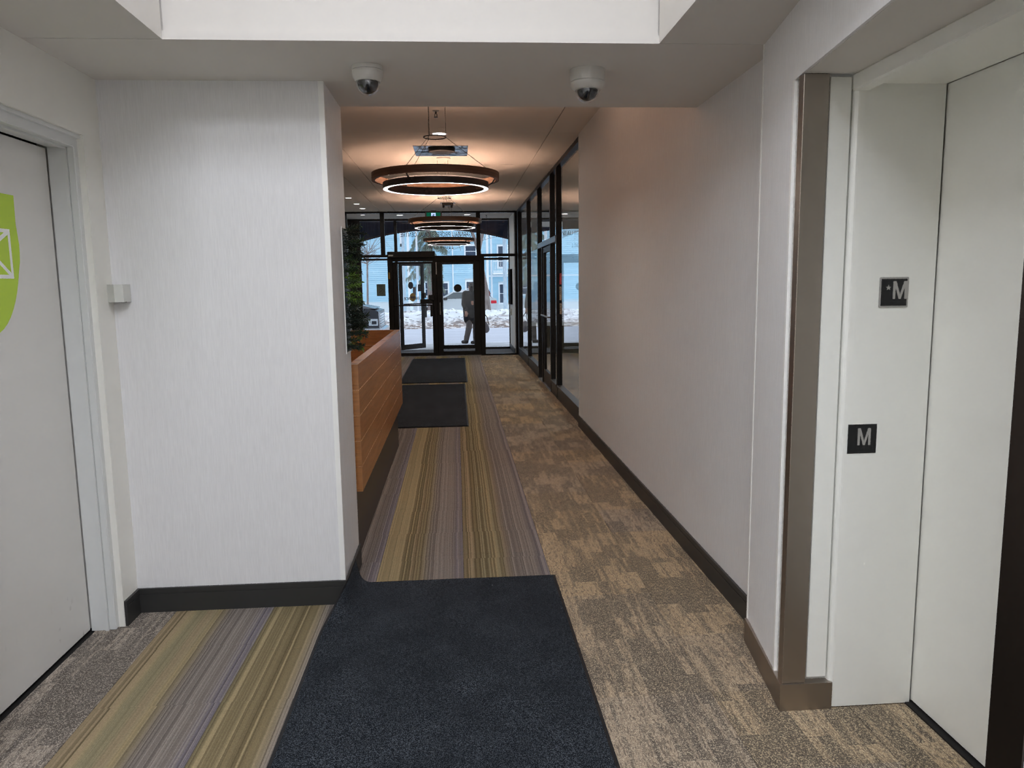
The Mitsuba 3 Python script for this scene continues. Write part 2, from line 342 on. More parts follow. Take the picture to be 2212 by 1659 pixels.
# elevator door and frame
k = thing('door_2', 'off-white painted elevator door filling the right edge', 'door', kind='structure')
put('leaf', box(1.608, 1.64, 1.22, 2.436, .012, 2.152, .002), 'm_lift', k)
put('sill', box(1.585, 1.68, 1.2, 2.44, 0, .006), 'm_gap', k)
k = thing('trim_3', 'off-white painted steel elevator frame carrying two black floor signs', 'trim', kind='structure')
jp = [(1.296, 2.50)] + [(1.296 + .018 - .018 * math.cos(a), 2.449 - .018 * math.sin(a) + .0) for a in np.linspace(0, PI / 2, 6)] + [(1.330, 2.430), (1.601, 2.430), (1.601, 2.50)]
put('jamb', prism(jp, .004, 2.150), 'm_lift', k)
put('head', [box(1.292, 1.345, 1.16, 2.52, 2.128, 2.183, .006), box(1.33, 1.601, 1.16, 2.52, 2.150, 2.2)], 'm_lift', k)
put('near_jamb', box(1.296, 1.601, 1.16, 1.225, .004, 2.15, .006), 'm_lift', k)
put('soffit', prism([(wx(2.434) + .01, 2.434), (wx(YN) + .01, YN), (1.30, YN), (1.30, 2.434)], 2.181, 2.1835), 'm_ceiling', k)
# floor signs
def floor_sign(x0, z0, w, star, label):
    k = thing('floor_sign', label, 'sign')
    yb = 2.430
    if star: put('border', facing(sbox(x0, z0, x0 + w, z0 + w).buffer(-.004).buffer(.004), yb, .003), 'm_signgrey', k)
    i = .006 if star else 0
    put('plate', facing(sbox(x0 + i, z0 + i, x0 + w - i, z0 + w - i), yb - (.0025 if star else 0), .0018), 'm_signblack', k)
    g = text('M', .056, True, .001, .82 if star else .78)
    gx = x0 + (.046 if star else .034); gz = z0 + (.030 if star else .030)
    put('letter', remap(g, FACE, (gx, yb - (.0041 if star else .0016), gz)), 'm_signgrey', k)
    if star:
        st = [(math.cos(PI / 2 + i * PI / 5) * (.0098 if i % 2 == 0 else .0042) + x0 + .030, math.sin(PI / 2 + i * PI / 5) * (.0098 if i % 2 == 0 else .0042) + z0 + .066) for i in range(10)]
        put('star', facing(Polygon(st), yb - .0043, .001), 'm_signgrey', k)
        put('braille', [lathe([(0, 0), (.0011, 0), (.0008, .0006), (0, .0008)], n=8).apply_transform(trimesh.transformations.rotation_matrix(PI / 2, (1, 0, 0))).apply_translation((x0 + bx, yb - .0043, z0 + bz))
                        for bx, bz in ((.040, .0165), (.044, .0165), (.047, .0135), (.0505, .0165), (.054, .0135), (.054, .0165))], 'm_signblack', k)
    return k
plain('m_signblack', lambda p, n, uv: mix(lin(13, 15, 17), lin(120, 120, 118), smoothstep(.955, .99, noise(p.x * 900, p.z * 160)) * .35), .3)
plain('m_signgrey', (158, 156, 152), .35, .3)
floor_sign(1.408, 1.430, .101, True, 'black square elevator floor sign with a star and the letter M in a grey border')
floor_sign(1.3235, .933, .101, False, 'scratched black square sticker with the letter M, lower on the elevator frame')

# grey plastic box in the corner by the door
k = thing('sounder_box', 'small grey plastic alarm box in the corner between the door and white wall', 'box')
bx = box(-.026, .026, -.02, .02, -.039, .039, .003)
bb = trimesh.convex.convex_hull(np.array([(x, y, z) for x, y in ((-.034, .0), (-.034, -.018), (.012, -.055), (.047, -.045), (.047, .03), (0, .03)) for z in (-.039, .039)]))
bb.apply_translation((-1.508, 3.488, 1.507)); put('housing', bb, 'm_plastic', k)
fl = box(-.003, .003, -.003, .003, -.036, .006, .001); fl.apply_translation((-1.523, 3.459, 1.502)); put('tab', fl, 'm_camwhite', k)
put('vent', [box(-1.487 + i * .006, -1.484 + i * .006, 3.452, 3.456, 1.4672, 1.4695) for i in range(6)], 'm_gap', k)

# lobby lamps, high in the light well
for (ya, yb, q), lab in zip(((.25, 1.40, .88), (-1.60, -.45, 2.1)), ('large luminous panel in the top of the lobby light well, nearer the corridor', 'large luminous panel in the top of the lobby light well, behind the camera')):
    k = thing('ceiling_light', lab, 'ceiling light')
    put('housing', box(-.97, .72, ya - .03, yb + .03, 3.632, 3.65), 'm_trimwhite', k)
    put('diffuser', quad((-.94, ya, 3.626), (-.94, yb, 3.626), (.69, yb, 3.626), (.69, ya, 3.626)), 'm_paper', k, weight=4.0, emit=(PANEL * q * .97, PANEL * q * 1.02, PANEL * q * 1.14))

# ------------------------------------------------------------------ storefront at the right
SX0, SX1, SG = 1.295, 1.365, 1.33
k = thing('window_1', 'dark bronze storefront with large panes along the right of the corridor', 'window', kind='structure')
def mull(y0, y1, z0=0, z1=HI, x0=SX0, x1=SX1): put('mullion', box(x0, x1, y0, y1, z0, z1, .003), 'm_bronze', k)
for a, b in ((7.826, 7.87), (9.72, 9.80), (10.36, 10.42), (11.93, 12.02), (13.72, 13.80), (15.72, 16.0)): mull(a, b)
for a, b in ((7.87, 9.72), (12.02, 13.72), (13.80, 15.72), (9.80, 10.36)): put('sill_panel', [box(SX0 + .005, SX1, a, b, 0, .155), box(SX0 - .008, SX1 + .01, a, b, .155, .185, .004)], 'm_base', k)
put('head', box(SX0, SX1, 7.87, 15.72, HI - .05, HI), 'm_bronze', k)
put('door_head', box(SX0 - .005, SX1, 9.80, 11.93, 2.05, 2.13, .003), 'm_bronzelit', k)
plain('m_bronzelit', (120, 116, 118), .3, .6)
for a, b, z0, z1 in ((7.87, 9.72, .185, HI - .05), (12.02, 13.72, .185, HI - .05), (13.80, 15.72, .185, HI - .05), (9.80, 11.93, 2.13, HI - .05), (9.80, 10.36, .185, 2.05)):
    put('pane', quad((SG, a, z0), (SG, b, z0), (SG, b, z1), (SG, a, z1)), 'm_glass', k)
k = thing('door_3', 'dark bronze glass shop door in the storefront at the right', 'door', kind='structure')
put('leaf_frame', [box(1.31, 1.355, 10.43, 10.52, .01, 2.04, .003), box(1.31, 1.355, 11.30, 11.40, .01, 2.04, .003), box(1.31, 1.355, 10.52, 11.30, .01, .22, .003), box(1.31, 1.355, 10.52, 11.30, 1.96, 2.04, .003)], 'm_bronze', k)
put('side_post', box(1.297, 1.365, 11.40, 11.47, 0, 2.05, .003), 'm_bronze', k)
put('pane', quad((SG, 10.52, .22), (SG, 11.30, .22), (SG, 11.30, 1.96), (SG, 10.52, 1.96)), 'm_glass', k)
put('pane', quad((SG, 11.47, .05), (SG, 11.93, .05), (SG, 11.93, 2.05), (SG, 11.47, 2.05)), 'm_glass', k)
put('push_bar', [rod((1.275, 10.46, 1.04), (1.275, 11.36, 1.04), .013, 10), rod((1.275, 10.48, 1.04), (1.315, 10.48, 1.04), .01, 8), rod((1.275, 11.34, 1.04), (1.315, 11.34, 1.04), .01, 8)], 'm_alu', k)
put('threshold', box(1.285, 1.37, 10.42, 11.93, 0, .01), 'm_alu', k)
plain('m_alu', (170, 168, 166), .35, .8)
# blinds hanging behind the panes
for (a, b), lab in zip(((7.88, 9.71), (12.03, 13.71), (13.81, 15.71)), ('pale grey roller blind in the nearest storefront window', 'pale grey roller blind just beyond the shop door', 'pale grey roller blind in the farthest storefront window')):
    k = thing('roller_blind', lab, 'blind')
    put('fabric', box(1.372, 1.374, a + .02, b - .02, 2.10, HI - .06), 'm_blind', k)
    put('bottom_rail', box(1.368, 1.378, a + .02, b - .02, 2.085, 2.10, .002), 'm_plastic', k)
    put('roller', rod((1.40, a + .02, HI - .08), (1.40, b - .02, HI - .08), .022, 12), 'm_plastic', k)
# decals on the near pane
k = thing('window_decal', 'small red decal on the storefront pane beside its mullion', 'decal'); put('sheet', box(SG - .003, SG - .001, 9.50, 9.68, 1.50, 1.64), 'm_red', k)
plain('m_red', (190, 40, 36), .5)
for z0, z1, lab in ((1.30, 1.47, 'tan notice sheet under the red decal on the storefront pane'), (1.12, 1.26, 'lowest tan notice on the storefront pane, in a dark border')):
    k = thing('notice', lab, 'notice'); put('sheet', box(SG - .003, SG - .001, 9.51, 9.68, z0, z1), 'm_tan', k)
    put('print', [box(SG - .0036, SG - .003, 9.53, 9.66, z1 - .03 - i * .022, z1 - .022 - i * .022) for i in range(4)], 'm_black', k)
plain('m_tan', (170, 150, 128), .6)
# the dim shop behind
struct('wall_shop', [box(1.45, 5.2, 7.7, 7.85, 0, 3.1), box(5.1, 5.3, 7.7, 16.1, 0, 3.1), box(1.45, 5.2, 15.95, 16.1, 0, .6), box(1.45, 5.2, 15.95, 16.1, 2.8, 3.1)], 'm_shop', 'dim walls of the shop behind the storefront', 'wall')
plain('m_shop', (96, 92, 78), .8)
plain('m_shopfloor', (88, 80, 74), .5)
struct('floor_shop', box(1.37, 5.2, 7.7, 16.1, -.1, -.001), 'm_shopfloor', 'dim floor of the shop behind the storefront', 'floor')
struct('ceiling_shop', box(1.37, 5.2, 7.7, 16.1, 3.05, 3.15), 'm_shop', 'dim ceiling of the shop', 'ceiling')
for yy, lab in ((9.6, 'ceiling light panel of the shop, nearer'), (13.4, 'ceiling light panel of the shop, farther')):
    k = thing('shop_light', lab, 'ceiling light'); put('housing', box(2.4, 3.0, yy - .6, yy + .6, 3.0, 3.048), 'm_trimwhite', k)
    put('diffuser', quad((2.43, yy - .57, 2.998), (2.43, yy + .57, 2.998), (2.97, yy + .57, 2.998), (2.97, yy - .57, 2.998)), 'm_paper', k, emit=(13, 14, 13.6), weight=.6)
k = thing('shop_column', 'pale square column inside the shop behind the nearest pane', 'column'); put('shaft', box(1.9, 2.2, 9.3, 9.6, 0, 3.05, .01), 'm_paint', k); put('foot', box(1.88, 2.22, 9.28, 9.62, 0, .1, .005), 'm_base', k)
k = thing('chair', 'dark waiting chair inside the shop seen through the nearest pane', 'chair')
put('seat', box(1.75, 2.2, 8.35, 8.8, .42, .48, .02), 'm_black', k); put('backrest', box(2.16, 2.2, 8.36, 8.79, .52, .88, .015), 'm_black', k)
for sx in (1.77, 2.17):
    for sy in (8.38, 8.77): put('leg', rod((sx, sy, 0), (sx, sy, .44 if sx < 2 else .86), .012, 8), 'm_alu', k)

# ------------------------------------------------------------------ entrance: inner glass front
YI, YO = 16.05, 17.60
k = thing('window_2', 'inner dark bronze glass front with transoms and sidelights', 'window', kind='structure')
def bar(x0, x1, z0, z1, y=YI, d=.10, name='mullion'): put(name, box(x0, x1, y - d / 2, y + d / 2, z0, z1, .004), 'm_bronze', k)
bar(-2.40, -2.23, 0, HI); bar(1.255, 1.40, 0, HI); bar(-1.545, -1.46, 2.10, HI); bar(.445, .53, 2.10, HI)
bar(-1.42, -1.315, 0, 2.20); bar(.505, .60, 0, 2.12)
bar(-2.23, 1.255, 2.99, HI, name='head'); bar(-2.23, -1.40, 2.09, 2.14, name='transom'); bar(.505, 1.255, 2.085, 2.14, name='transom')
bar(-1.42, .53, 2.0, 2.11, name='door_head'); bar(-2.23, -1.42, 0, .07, name='sill'); bar(.60, 1.255, 0, .03, name='sill'); bar(-.484, -.405, 0, 2.05)
def pane(x0, x1, z0, z1, y): put('pane', quad((x0, y, z0), (x1, y, z0), (x1, y, z1), (x0, y, z1)), 'm_doorglass', k)
for a, b, c, d in ((-2.23, -1.545, 2.14, 2.99), (-1.46, .445, 2.11, 2.99), (.53, 1.255, 2.14, 2.99), (-2.23, -1.42, .07, 2.09), (.60, 1.255, .03, 2.085)): pane(a, b, c, d, YI)
k = thing('door_4', 'left inner entrance door with black operator box above it', 'door', kind='structure')
put('leaf_frame', [box(-1.315, -1.225, 16.02, 16.07, .01, 1.99, .003), box(-.512, -.484, 16.02, 16.07, .01, 1.99, .003), box(-1.225, -.512, 16.02, 16.07, .01, .078, .003), box(-1.225, -.512, 16.02, 16.07, 1.95, 1.99, .003)], 'm_bronze', k)
put('pane', quad((-1.225, 16.045, .078), (-.512, 16.045, .078), (-.512, 16.045, 1.95), (-1.225, 16.045, 1.95)), 'm_doorglass', k)
put('operator_box', box(-1.40, -.43, 15.90, 16.02, 2.075, 2.20, .006), 'm_black', k)
tag(k + '__operator_box', 'long black automatic door operator')
put('badge', box(-1.385, -1.29, 15.896, 15.90, 2.105, 2.135, .001), 'm_plastic', k)
put('crossbar', rod((-1.30, 15.99, 1.085), (-.49, 15.99, 1.085), .014, 10), 'm_bronze', k)
put('latch_case', [box(-.76, -.50, 15.97, 16.03, 1.115, 1.21, .004), box(-.585, -.47, 15.96, 16.03, 1.19, 1.30, .004), box(-.555, -.487, 15.97, 16.03, .85, 1.08, .004)], 'm_black', k)
put('frame_tag', box(-1.412, -1.375, 15.994, 15.999, 1.64, 1.78), 'm_brass', k)
plain('m_brass', (150, 120, 60), .4, .5)
k = thing('door_5', 'right inner entrance door with a round black sticker', 'door', kind='structure')
put('leaf_frame', [box(-.405, -.30, 16.02, 16.07, .01, 2.0, .003), box(.372, .505, 16.02, 16.07, .01, 2.0, .003), box(-.30, .372, 16.02, 16.07, .01, .10, .003), box(-.30, .372, 16.02, 16.07, 1.955, 2.0, .003)], 'm_bronze', k)
put('pane', quad((-.30, 16.045, .10), (.372, 16.045, .10), (.372, 16.045, 1.955), (-.30, 16.045, 1.955)), 'm_doorglass', k)
put('handle', [rod((-.345, 15.96, .88), (-.345, 15.96, 1.14), .011, 10), rod((-.345, 15.96, .90), (-.345, 16.02, .90), .009, 8), rod((-.345, 15.96, 1.12), (-.345, 16.02, 1.12), .009, 8)], 'm_alu', k)
put('hinge', box(-.42, -.40, 15.985, 16.0, 1.72, 1.98, .002), 'm_alu', k)
put('threshold', box(-1.3, .5, 15.98, 16.12, 0, .012), 'm_alu', k)

# vestibule
struct('floor_vestibule', box(-2.42, 1.40, 16.1, 17.7, -.12, -.004), 'm_vestfloor', 'dark grey vestibule floor', 'floor')
plain('m_vestfloor', lambda p, n, uv: mix(lin(70, 74, 80), lin(98, 102, 108), noise(p.x * 160, p.y * 160)), .8)
struct('ceiling_vestibule', box(-2.6, 1.5, 16.1, 17.66, 3.0, 3.2), 'm_ceiling', 'white vestibule ceiling', 'ceiling')
struct('wall_vestibule', box(1.243, 1.5, 16.1, 17.55, 0, 3.05), 'm_paint', 'white vestibule wall at the right', 'wall')
baseboard('baseboard_vestibule', [(1.243, 16.1), (1.243, 17.55)], 'dark baseboard in the vestibule')
k = thing('directory_board', 'tall black panel on the vestibule wall at the right', 'panel'); put('case', box(1.202, 1.241, 16.75, 17.45, 1.05, 1.83, .006), 'm_boardblack', k); put('border', box(1.198, 1.241, 17.451, 17.47, 1.03, 1.85), 'm_plastic', k)
k = thing('card_reader', 'small black keypad on the left vestibule wall', 'keypad'); put('case', box(-2.42, -2.39, 17.0, 17.10, 1.33, 1.52, .006), 'm_black', k); put('key', box(-2.39, -2.385, 17.02, 17.08, 1.36, 1.42), 'm_plastic', k)
k = thing('wall_switch', 'white switch box low on the vestibule wall under the black panel', 'switch'); put('plate', box(1.215, 1.243, 17.05, 17.2, .80, .95, .006), 'm_paper', k); put('rocker', box(1.208, 1.216, 17.09, 17.16, .84, .91, .002), 'm_plastic', k)

# outer glass front
k = thing('window_3', 'outer dark glass front towards the street, lettered above its doors', 'window', kind='structure')
def obar(x0, x1, z0, z1, name='mullion'): put(name, box(x0, x1, YO - .05, YO + .05, z0, z1, .004), 'm_bronze', k)
obar(-2.245, -2.155, 0, 3.0); obar(1.224, 1.30, 0, 3.0); obar(-1.39, -1.325, 0, 3.0); obar(.49, .58, 0, 2.12); obar(-.47, -.40, 0, 2.1)
obar(-2.155, 1.224, 2.955, 3.0, 'head'); obar(-2.155, -1.39, 2.075, 2.115, 'transom'); obar(.58, 1.224, 2.06, 2.11, 'transom'); obar(-1.325, .49, 2.05, 2.11, 'door_head'); obar(-2.155, -1.39, 0, .05, 'sill'); obar(.58, 1.224, 0, .04, 'sill')
obar(-2.42, -2.245, 0, 3.0, 'side_panel')
for a, b, c, d in ((-2.155, -1.39, 2.115, 2.955), (-1.325, 1.224, 2.11, 2.955), (-2.155, -1.39, .05, 2.075), (.58, 1.224, .04, 2.06)): pane(a, b, c, d, YO)
k = thing('door_6', 'right outer entrance door, closed', 'door', kind='structure')
put('leaf_frame', [box(-.40, -.31, 17.58, 17.62, .01, 2.04, .003), box(.395, .485, 17.58, 17.62, .01, 2.04, .003), box(-.31, .395, 17.58, 17.62, .01, .10, .003), box(-.31, .395, 17.58, 17.62, 1.97, 2.04, .003)], 'm_bronze', k)
put('pane', quad((-.31, 17.6, .10), (.395, 17.6, .10), (.395, 17.6, 1.97), (-.31, 17.6, 1.97)), 'm_doorglass', k)
k = thing('door_7', 'left outer entrance door standing open towards the street', 'door', kind='structure')
th = math.radians(49); hx, hy = -1.295, 17.47
def swing(m): m.apply_transform(trimesh.transformations.rotation_matrix(th, (0, 0, 1))); m.apply_translation((hx, hy, 0)); return m
LW = .80
put('leaf_frame', swing(cat([box(0, .085, -.02, .02, .015, 2.03, .003), box(LW - .085, LW, -.02, .02, .015, 2.03, .003), box(.085, LW - .085, -.02, .02, .015, .13, .003), box(.085, LW - .085, -.02, .02, 1.95, 2.03, .003)])), 'm_bronze', k)
put('pane', swing(quad((.085, 0, .13), (LW - .085, 0, .13), (LW - .085, 0, 1.95), (.085, 0, 1.95))), 'm_doorglass', k)
put('push_bar', swing(cat([rod((.05, -.07, 1.07), (LW - .04, -.07, 1.07), .014, 8), box(LW - .10, LW - .01, -.09, -.02, .74, 1.12, .004), box(LW - .05, LW + .02, -.06, .03, 1.2, 1.32, .004)])), 'm_black', k)

# lettering and stickers on the glass
def lettering(s, h, xr, z, y, label, cx=.92):
    k = thing('lettering', label, 'lettering'); g = text(s, h, False, .0015, 1.0); w = g.bounds[1, 0]; g.apply_scale((cx / w if cx else 1, 1, 1))
    put('letters', remap(g, BACK, (xr, y, z)), 'm_black', k)
lettering('GARNEAU PROFESSIONAL CENTRE', .10, .385, 2.60, YO + .004, 'mirrored black lettering GARNEAU PROFESSIONAL CENTRE on the transom glass', 1.63)
lettering('11044 82 AVE.', .092, -.04, 2.325, YO + .004, 'mirrored black lettering of the street number under the building name', .71)
g = text('ENTRANCE', .062, True, .0015); k = thing('lettering', 'mirrored black word ENTRANCE on the open outer door', 'lettering')
g.apply_scale((.50 / g.bounds[1, 0], 1, 1)); put('letters', swing(remap(g, BACK, (.64, .006, 1.165))), 'm_black', k)
def disc(x, z, r, y, d=.002, n=40): return facing(Point(x, z).buffer(r, n // 4), y, d)
k = thing('door_sticker', 'round black sticker on the right inner door pane', 'sticker'); put('disc', disc(.030, 1.431, .082, 16.040), 'm_blacksticker', k); put('emblem', disc(.030, 1.436, .014, 16.0375, .001), 'm_blackgrey', k)
plain('m_blacksticker', (30, 27, 25), .5); plain('m_blackgrey', (12, 12, 12), .5)
def on_leaf(m): return swing(m)
def leaf_disc(u, z, r, d=.002): return swing(remap(prism(Point(u, z).buffer(r, 12), 0, d), FACE, (0, -.003, 0)))
def leaf_rect(u0, u1, z0, z1, d=.002): return swing(remap(prism(sbox(u0, z0, u1, z1), 0, d), FACE, (0, -.003, 0)))
k = thing('door_sticker', 'round black sticker on the open outer door', 'sticker'); put('disc', leaf_disc(.36, 1.50, .083), 'm_blacksticker', k)
k = thing('door_sticker', 'round yellow sticker on the open outer door', 'sticker'); put('disc', leaf_disc(.42, 1.225, .098), 'm_yellow', k)
put('band', swing(cat([remap(prism(sbox(.345, 1.195, .495, 1.245), 0, .001), FACE, (0, -.0055, 0)), remap(prism(sbox(.385, 1.165, .455, 1.178), 0, .001), FACE, (0, -.0055, 0)), remap(prism(sbox(.37, 1.252, .47, 1.258), 0, .001), FACE, (0, -.0055, 0))])), 'm_yellowdark', k)
plain('m_yellow', (168, 128, 28), .5); plain('m_yellowdark', (70, 48, 18), .5); plain('m_sheet', (92, 84, 90), .7)
k = thing('notice', 'grey notice sheet above the yellow sticker on the open door', 'notice'); put('sheet', leaf_rect(.435, .535, 1.27, 1.46).apply_translation((-.006, .008, 0)), 'm_sheet', k)
k = thing('notice', 'small dark notice near the free edge of the open door', 'notice'); put('sheet', leaf_rect(.60, .705, 1.36, 1.52), 'm_blackgrey', k); put('print', leaf_rect(.62, .69, 1.47, 1.48, .003), 'm_sheet', k)
k = thing('no_smoking_sign', 'grey square no-smoking decal on the left sidelight glass', 'sign')
put('sheet', facing(sbox(-1.665, 1.290, -1.485, 1.535), 16.048, .002), 'm_decal', k)
ring = Point(-1.572, 1.395).buffer(.055, 12).difference(Point(-1.572, 1.395).buffer(.047, 12)).union(line((-1.61, 1.36), (-1.534, 1.43), .008)).union(sbox(-1.60, 1.388, -1.548, 1.398))
put('symbol', facing(ring, 16.046, .001), 'm_decaldark', k)
put('words', [facing(sbox(-1.63, 1.495, -1.53, 1.508), 16.046, .001), facing(sbox(-1.63, 1.475, -1.55, 1.486), 16.046, .001)], 'm_decaldark', k)
plain('m_decal', (98, 112, 106), .6); plain('m_decaldark', (66, 76, 74), .6)
# exit sign
k = thing('exit_sign', 'green running-man exit sign hanging under the ceiling before the entrance', 'exit sign')
EX0, EX1, EZ0, EZ1, EY = -.602, -.262, 2.83, 2.992, 15.80
put('housing', [box(EX0, EX1, EY, EY + .05, EZ0 - .02, EZ1, .004), box(-.49, -.37, EY + .01, EY + .04, EZ1, HI)], 'm_signcase', k)
plain('m_signcase', (120, 112, 106), .5)
gp = sbox(EX0 + .028, EZ0, EX1 - .028, EZ1 - .014); wp = sbox(-.480, EZ0, -.385, EZ1 - .022)
put('green_field', facing(gp.difference(wp), EY, .002), 'm_green', k, emit=(.0, .045, .025), weight=.05)
put('white_field', facing(wp, EY, .002), 'm_paper', k, emit=(.3, .42, .75), weight=.05)
mx, mz = -.432, 2.90
man = union_all([Point(mx + .008, mz + .038).buffer(.0095), line((mx + .004, mz + .024), (mx - .006, mz - .018), .017), line((mx + .004, mz + .022), (mx - .022, mz + .018), .008), line((mx - .022, mz + .018), (mx - .030, mz - .002), .008),
    line((mx + .006, mz + .02), (mx + .024, mz + .002), .008), line((mx + .024, mz + .002), (mx + .042, mz + .002), .007), line((mx - .006, mz - .016), (mx + .014, mz - .036), .010), line((mx + .014, mz - .036), (mx + .020, mz - .066), .010),
    line((mx - .006, mz - .016), (mx - .012, mz - .046), .010), line((mx - .012, mz - .046), (mx - .036, mz - .062), .009)])
put('running_man', facing(man, EY - .0022, .001), 'm_exitdark', k)
plain('m_green', (10, 110, 74), .5); plain('m_exitdark', (6, 46, 52), .5)

# ------------------------------------------------------------------ mats
def mat(label, x0, x1, y0, y1, curl=False):
    k = thing('floor_mat', label, 'mat', 'black entrance mats')
    nx, ny = 60, 150
    def surface(xa, xb, ya, yb, top):
        X, Y = np.meshgrid(np.linspace(xa, xb, nx), np.linspace(ya, yb, ny), indexing='ij'); Z = np.full_like(X, top)
        Z = Z + .003 * meshkit.fbm(np.stack([X * 4, Y * 3, X * 0], -1), 2, 5)
        if curl:
            lift = np.clip((Y - 3.15) / .38, 0, 1); lift = lift * lift * (3 - 2 * lift)
            s = np.clip(-.47 - X, 0, None)                       # distance along the mat past the fold
            r = .06
            ang = np.clip(s / r, 0, 1.35) * lift
            Xc = -.47 - np.where(s > 0, (r * np.sin(np.clip(s / r, 0, 1.35)) + np.clip(s - 1.35 * r, 0, None) * math.cos(1.35)), 0)
            Zc = np.where(s > 0, r * (1 - np.cos(np.clip(s / r, 0, 1.35))) + np.clip(s - 1.35 * r, 0, None) * math.sin(1.35), 0)
            X = np.where(s > 0, X * (1 - lift) + Xc * lift, X); Z = Z + Zc * lift
        v = np.stack([X, Y, Z], -1).reshape(-1, 3); i, j = np.meshgrid(np.arange(nx - 1), np.arange(ny - 1), indexing='ij'); a = (i * ny + j).ravel()
        f = np.vstack([np.c_[a, a + ny, a + ny + 1], np.c_[a, a + ny + 1, a + 1]])
        return v, f
    def thick(xa, xb, ya, yb, top, d):
        v, f = surface(xa, xb, ya, yb, top); n = len(v); v2 = v - [0, 0, d]
        g = np.arange(n).reshape(nx, ny); loop = np.concatenate([g[:, 0], g[-1, 1:], g[-2::-1, -1], g[0, -2:0:-1]]); l2 = np.roll(loop, -1)
        return trimesh.Trimesh(np.vstack([v, v2]), np.vstack([f, f[:, ::-1] + n, np.c_[loop, l2 + n, l2], np.c_[loop, loop + n, l2 + n]]), process=False)
    put('border', thick(x0, x1, y0, y1, .0045, .0042), 'm_rubber', k, True)
    put('pile', thick(x0 + .014, x1 - .014, y0 + .014, y1 - .014, .0105, .006), 'm_mat', k, True)
    return k
mat('large black mat in the foreground with one corner curled up against the white wall', -.640, .482, .95, 3.752, True)
mat('black mat in the corridor beside the reception desk', -.86, .10, 7.97, 11.40)
mat('farthest black mat, just inside the entrance doors', -.92, .145, 11.62, 15.42)

# ------------------------------------------------------------------ reception desk
k = thing('reception_desk', 'warm brown wooden reception desk of stacked boards on a dark plinth', 'desk')
DX, DY0, DY1, DZ0, DZ1 = -.540, 4.085, 7.20, .395, 1.105
nb = 5; hb = (DZ1 - DZ0) / nb; g = .002; th_ = .052
for i in range(nb):
    z0, z1 = DZ0 + i * hb + g, DZ0 + (i + 1) * hb - g
    fb = prism([(DX, DY0), (DX, DY1), (DX - th_, DY1 - th_), (DX - th_, DY0)], z0, z1)
    put('front_board', fb, 'm_woodx', k)
for i in range(nb):
    z0, z1 = DZ0 + i * hb + g, DZ0 + (i + 1) * hb - g
    put('return_board', prism([(DX - .0015, DY1), (-1.75, DY1), (-1.75, DY1 - th_), (DX - th_ - .001, DY1 - th_)], z0, z1), 'm_woody', k)
put('core', [box(DX - th_ + .006, DX - .0008, DY0 + .006, DY1 - th_, DZ0 + .004, DZ1 - .004), box(-1.74, DX - .03, DY1 - th_ + .006, DY1 - .006, DZ0 + .004, DZ1 - .004)], 'm_gapwood', k)
plain('m_gapwood', (224, 184, 140), .5)
put('plinth', [box(-.64, -.585, DY0 + .01, 7.12, 0, DZ0), box(-1.70, -.585, 7.06, 7.12, 0, DZ0)], 'm_kick', k); tag(k + '__plinth', 'dark recessed plinth')
put('work_surface', box(-1.30, -.60, DY0 + .02, 7.14, .71, .74, .003), 'm_woodx', k)

# ------------------------------------------------------------------ living wall in the end of the white wall
k = thing('living_wall', 'framed panel of artificial green foliage on the end of the white wall above the desk', 'plant wall')
PY0, PY1, PZ0, PZ1 = 3.872, 4.028, 1.187, 1.815
put('frame', [box(-.5672, -.5625, PY0 - .006, PY0, PZ0 - .006, PZ1 + .006), box(-.5672, -.5625, PY0, PY1, PZ0 - .006, PZ0), box(-.5672, -.5625, PY0, PY1, PZ1, PZ1 + .006), box(-.5672, -.5625, PY1 - .004, PY1 + .002, PZ0, PZ1)], 'm_trimwhite', k)
put('backing', box(-.5672, -.564, PY0, PY1 - .004, PZ0, PZ1), 'm_darkleaf', k)
def sprig(base, d, length, leaf, mat_):
    d = np.array(d, float); d /= np.linalg.norm(d); u = np.cross(d, [0, 0, 1]); u /= np.linalg.norm(u); w = np.cross(d, u)
    v, f = [], []
    st = rod(base, np.array(base) + d * length, .0013, 5, .0006)
    for i in range(int(length / .0036)):
        t = (i + 1) * .0036; a = i * 2.4; c = np.array(base) + d * min(t, length)
        o = u * math.cos(a) + w * math.sin(a); dirn = o * .75 + d * .65 + rng.normal(0, .12, 3); dirn /= np.linalg.norm(dirn)
        s = np.cross(dirn, d); s /= np.linalg.norm(s) + 1e-9; nn = np.cross(s, dirn); L = leaf * (.75 + .4 * rng.random()); wd = L * .19
        j = len(v); v += [c, c + dirn * L * .5 + s * wd + nn * .001, c + dirn * L, c + dirn * L * .5 - s * wd + nn * .001, c + dirn * L * .5 + nn * L * -.05]
        f += [(j, j + 1, j + 4), (j + 1, j + 2, j + 4), (j + 2, j + 3, j + 4), (j + 3, j, j + 4)]
    return cat([st, trimesh.Trimesh(v, f, process=False)])
def leafmat(kk, c1, c2):
    scene[kk] = two({'type': 'principled', 'base_color': mikit.proc(lambda p, n, uv: mix(lin(*c1), lin(*c2), noise(p.x * 160, p.y * 160, p.z * 160))), 'roughness': .45, 'specular': .4})
leafmat('m_darkleaf', (20, 28, 24), (38, 48, 38)); leafmat('m_midleaf', (38, 56, 32), (62, 84, 44)); leafmat('m_brightleaf', (60, 88, 30), (98, 126, 48))
nz = 24
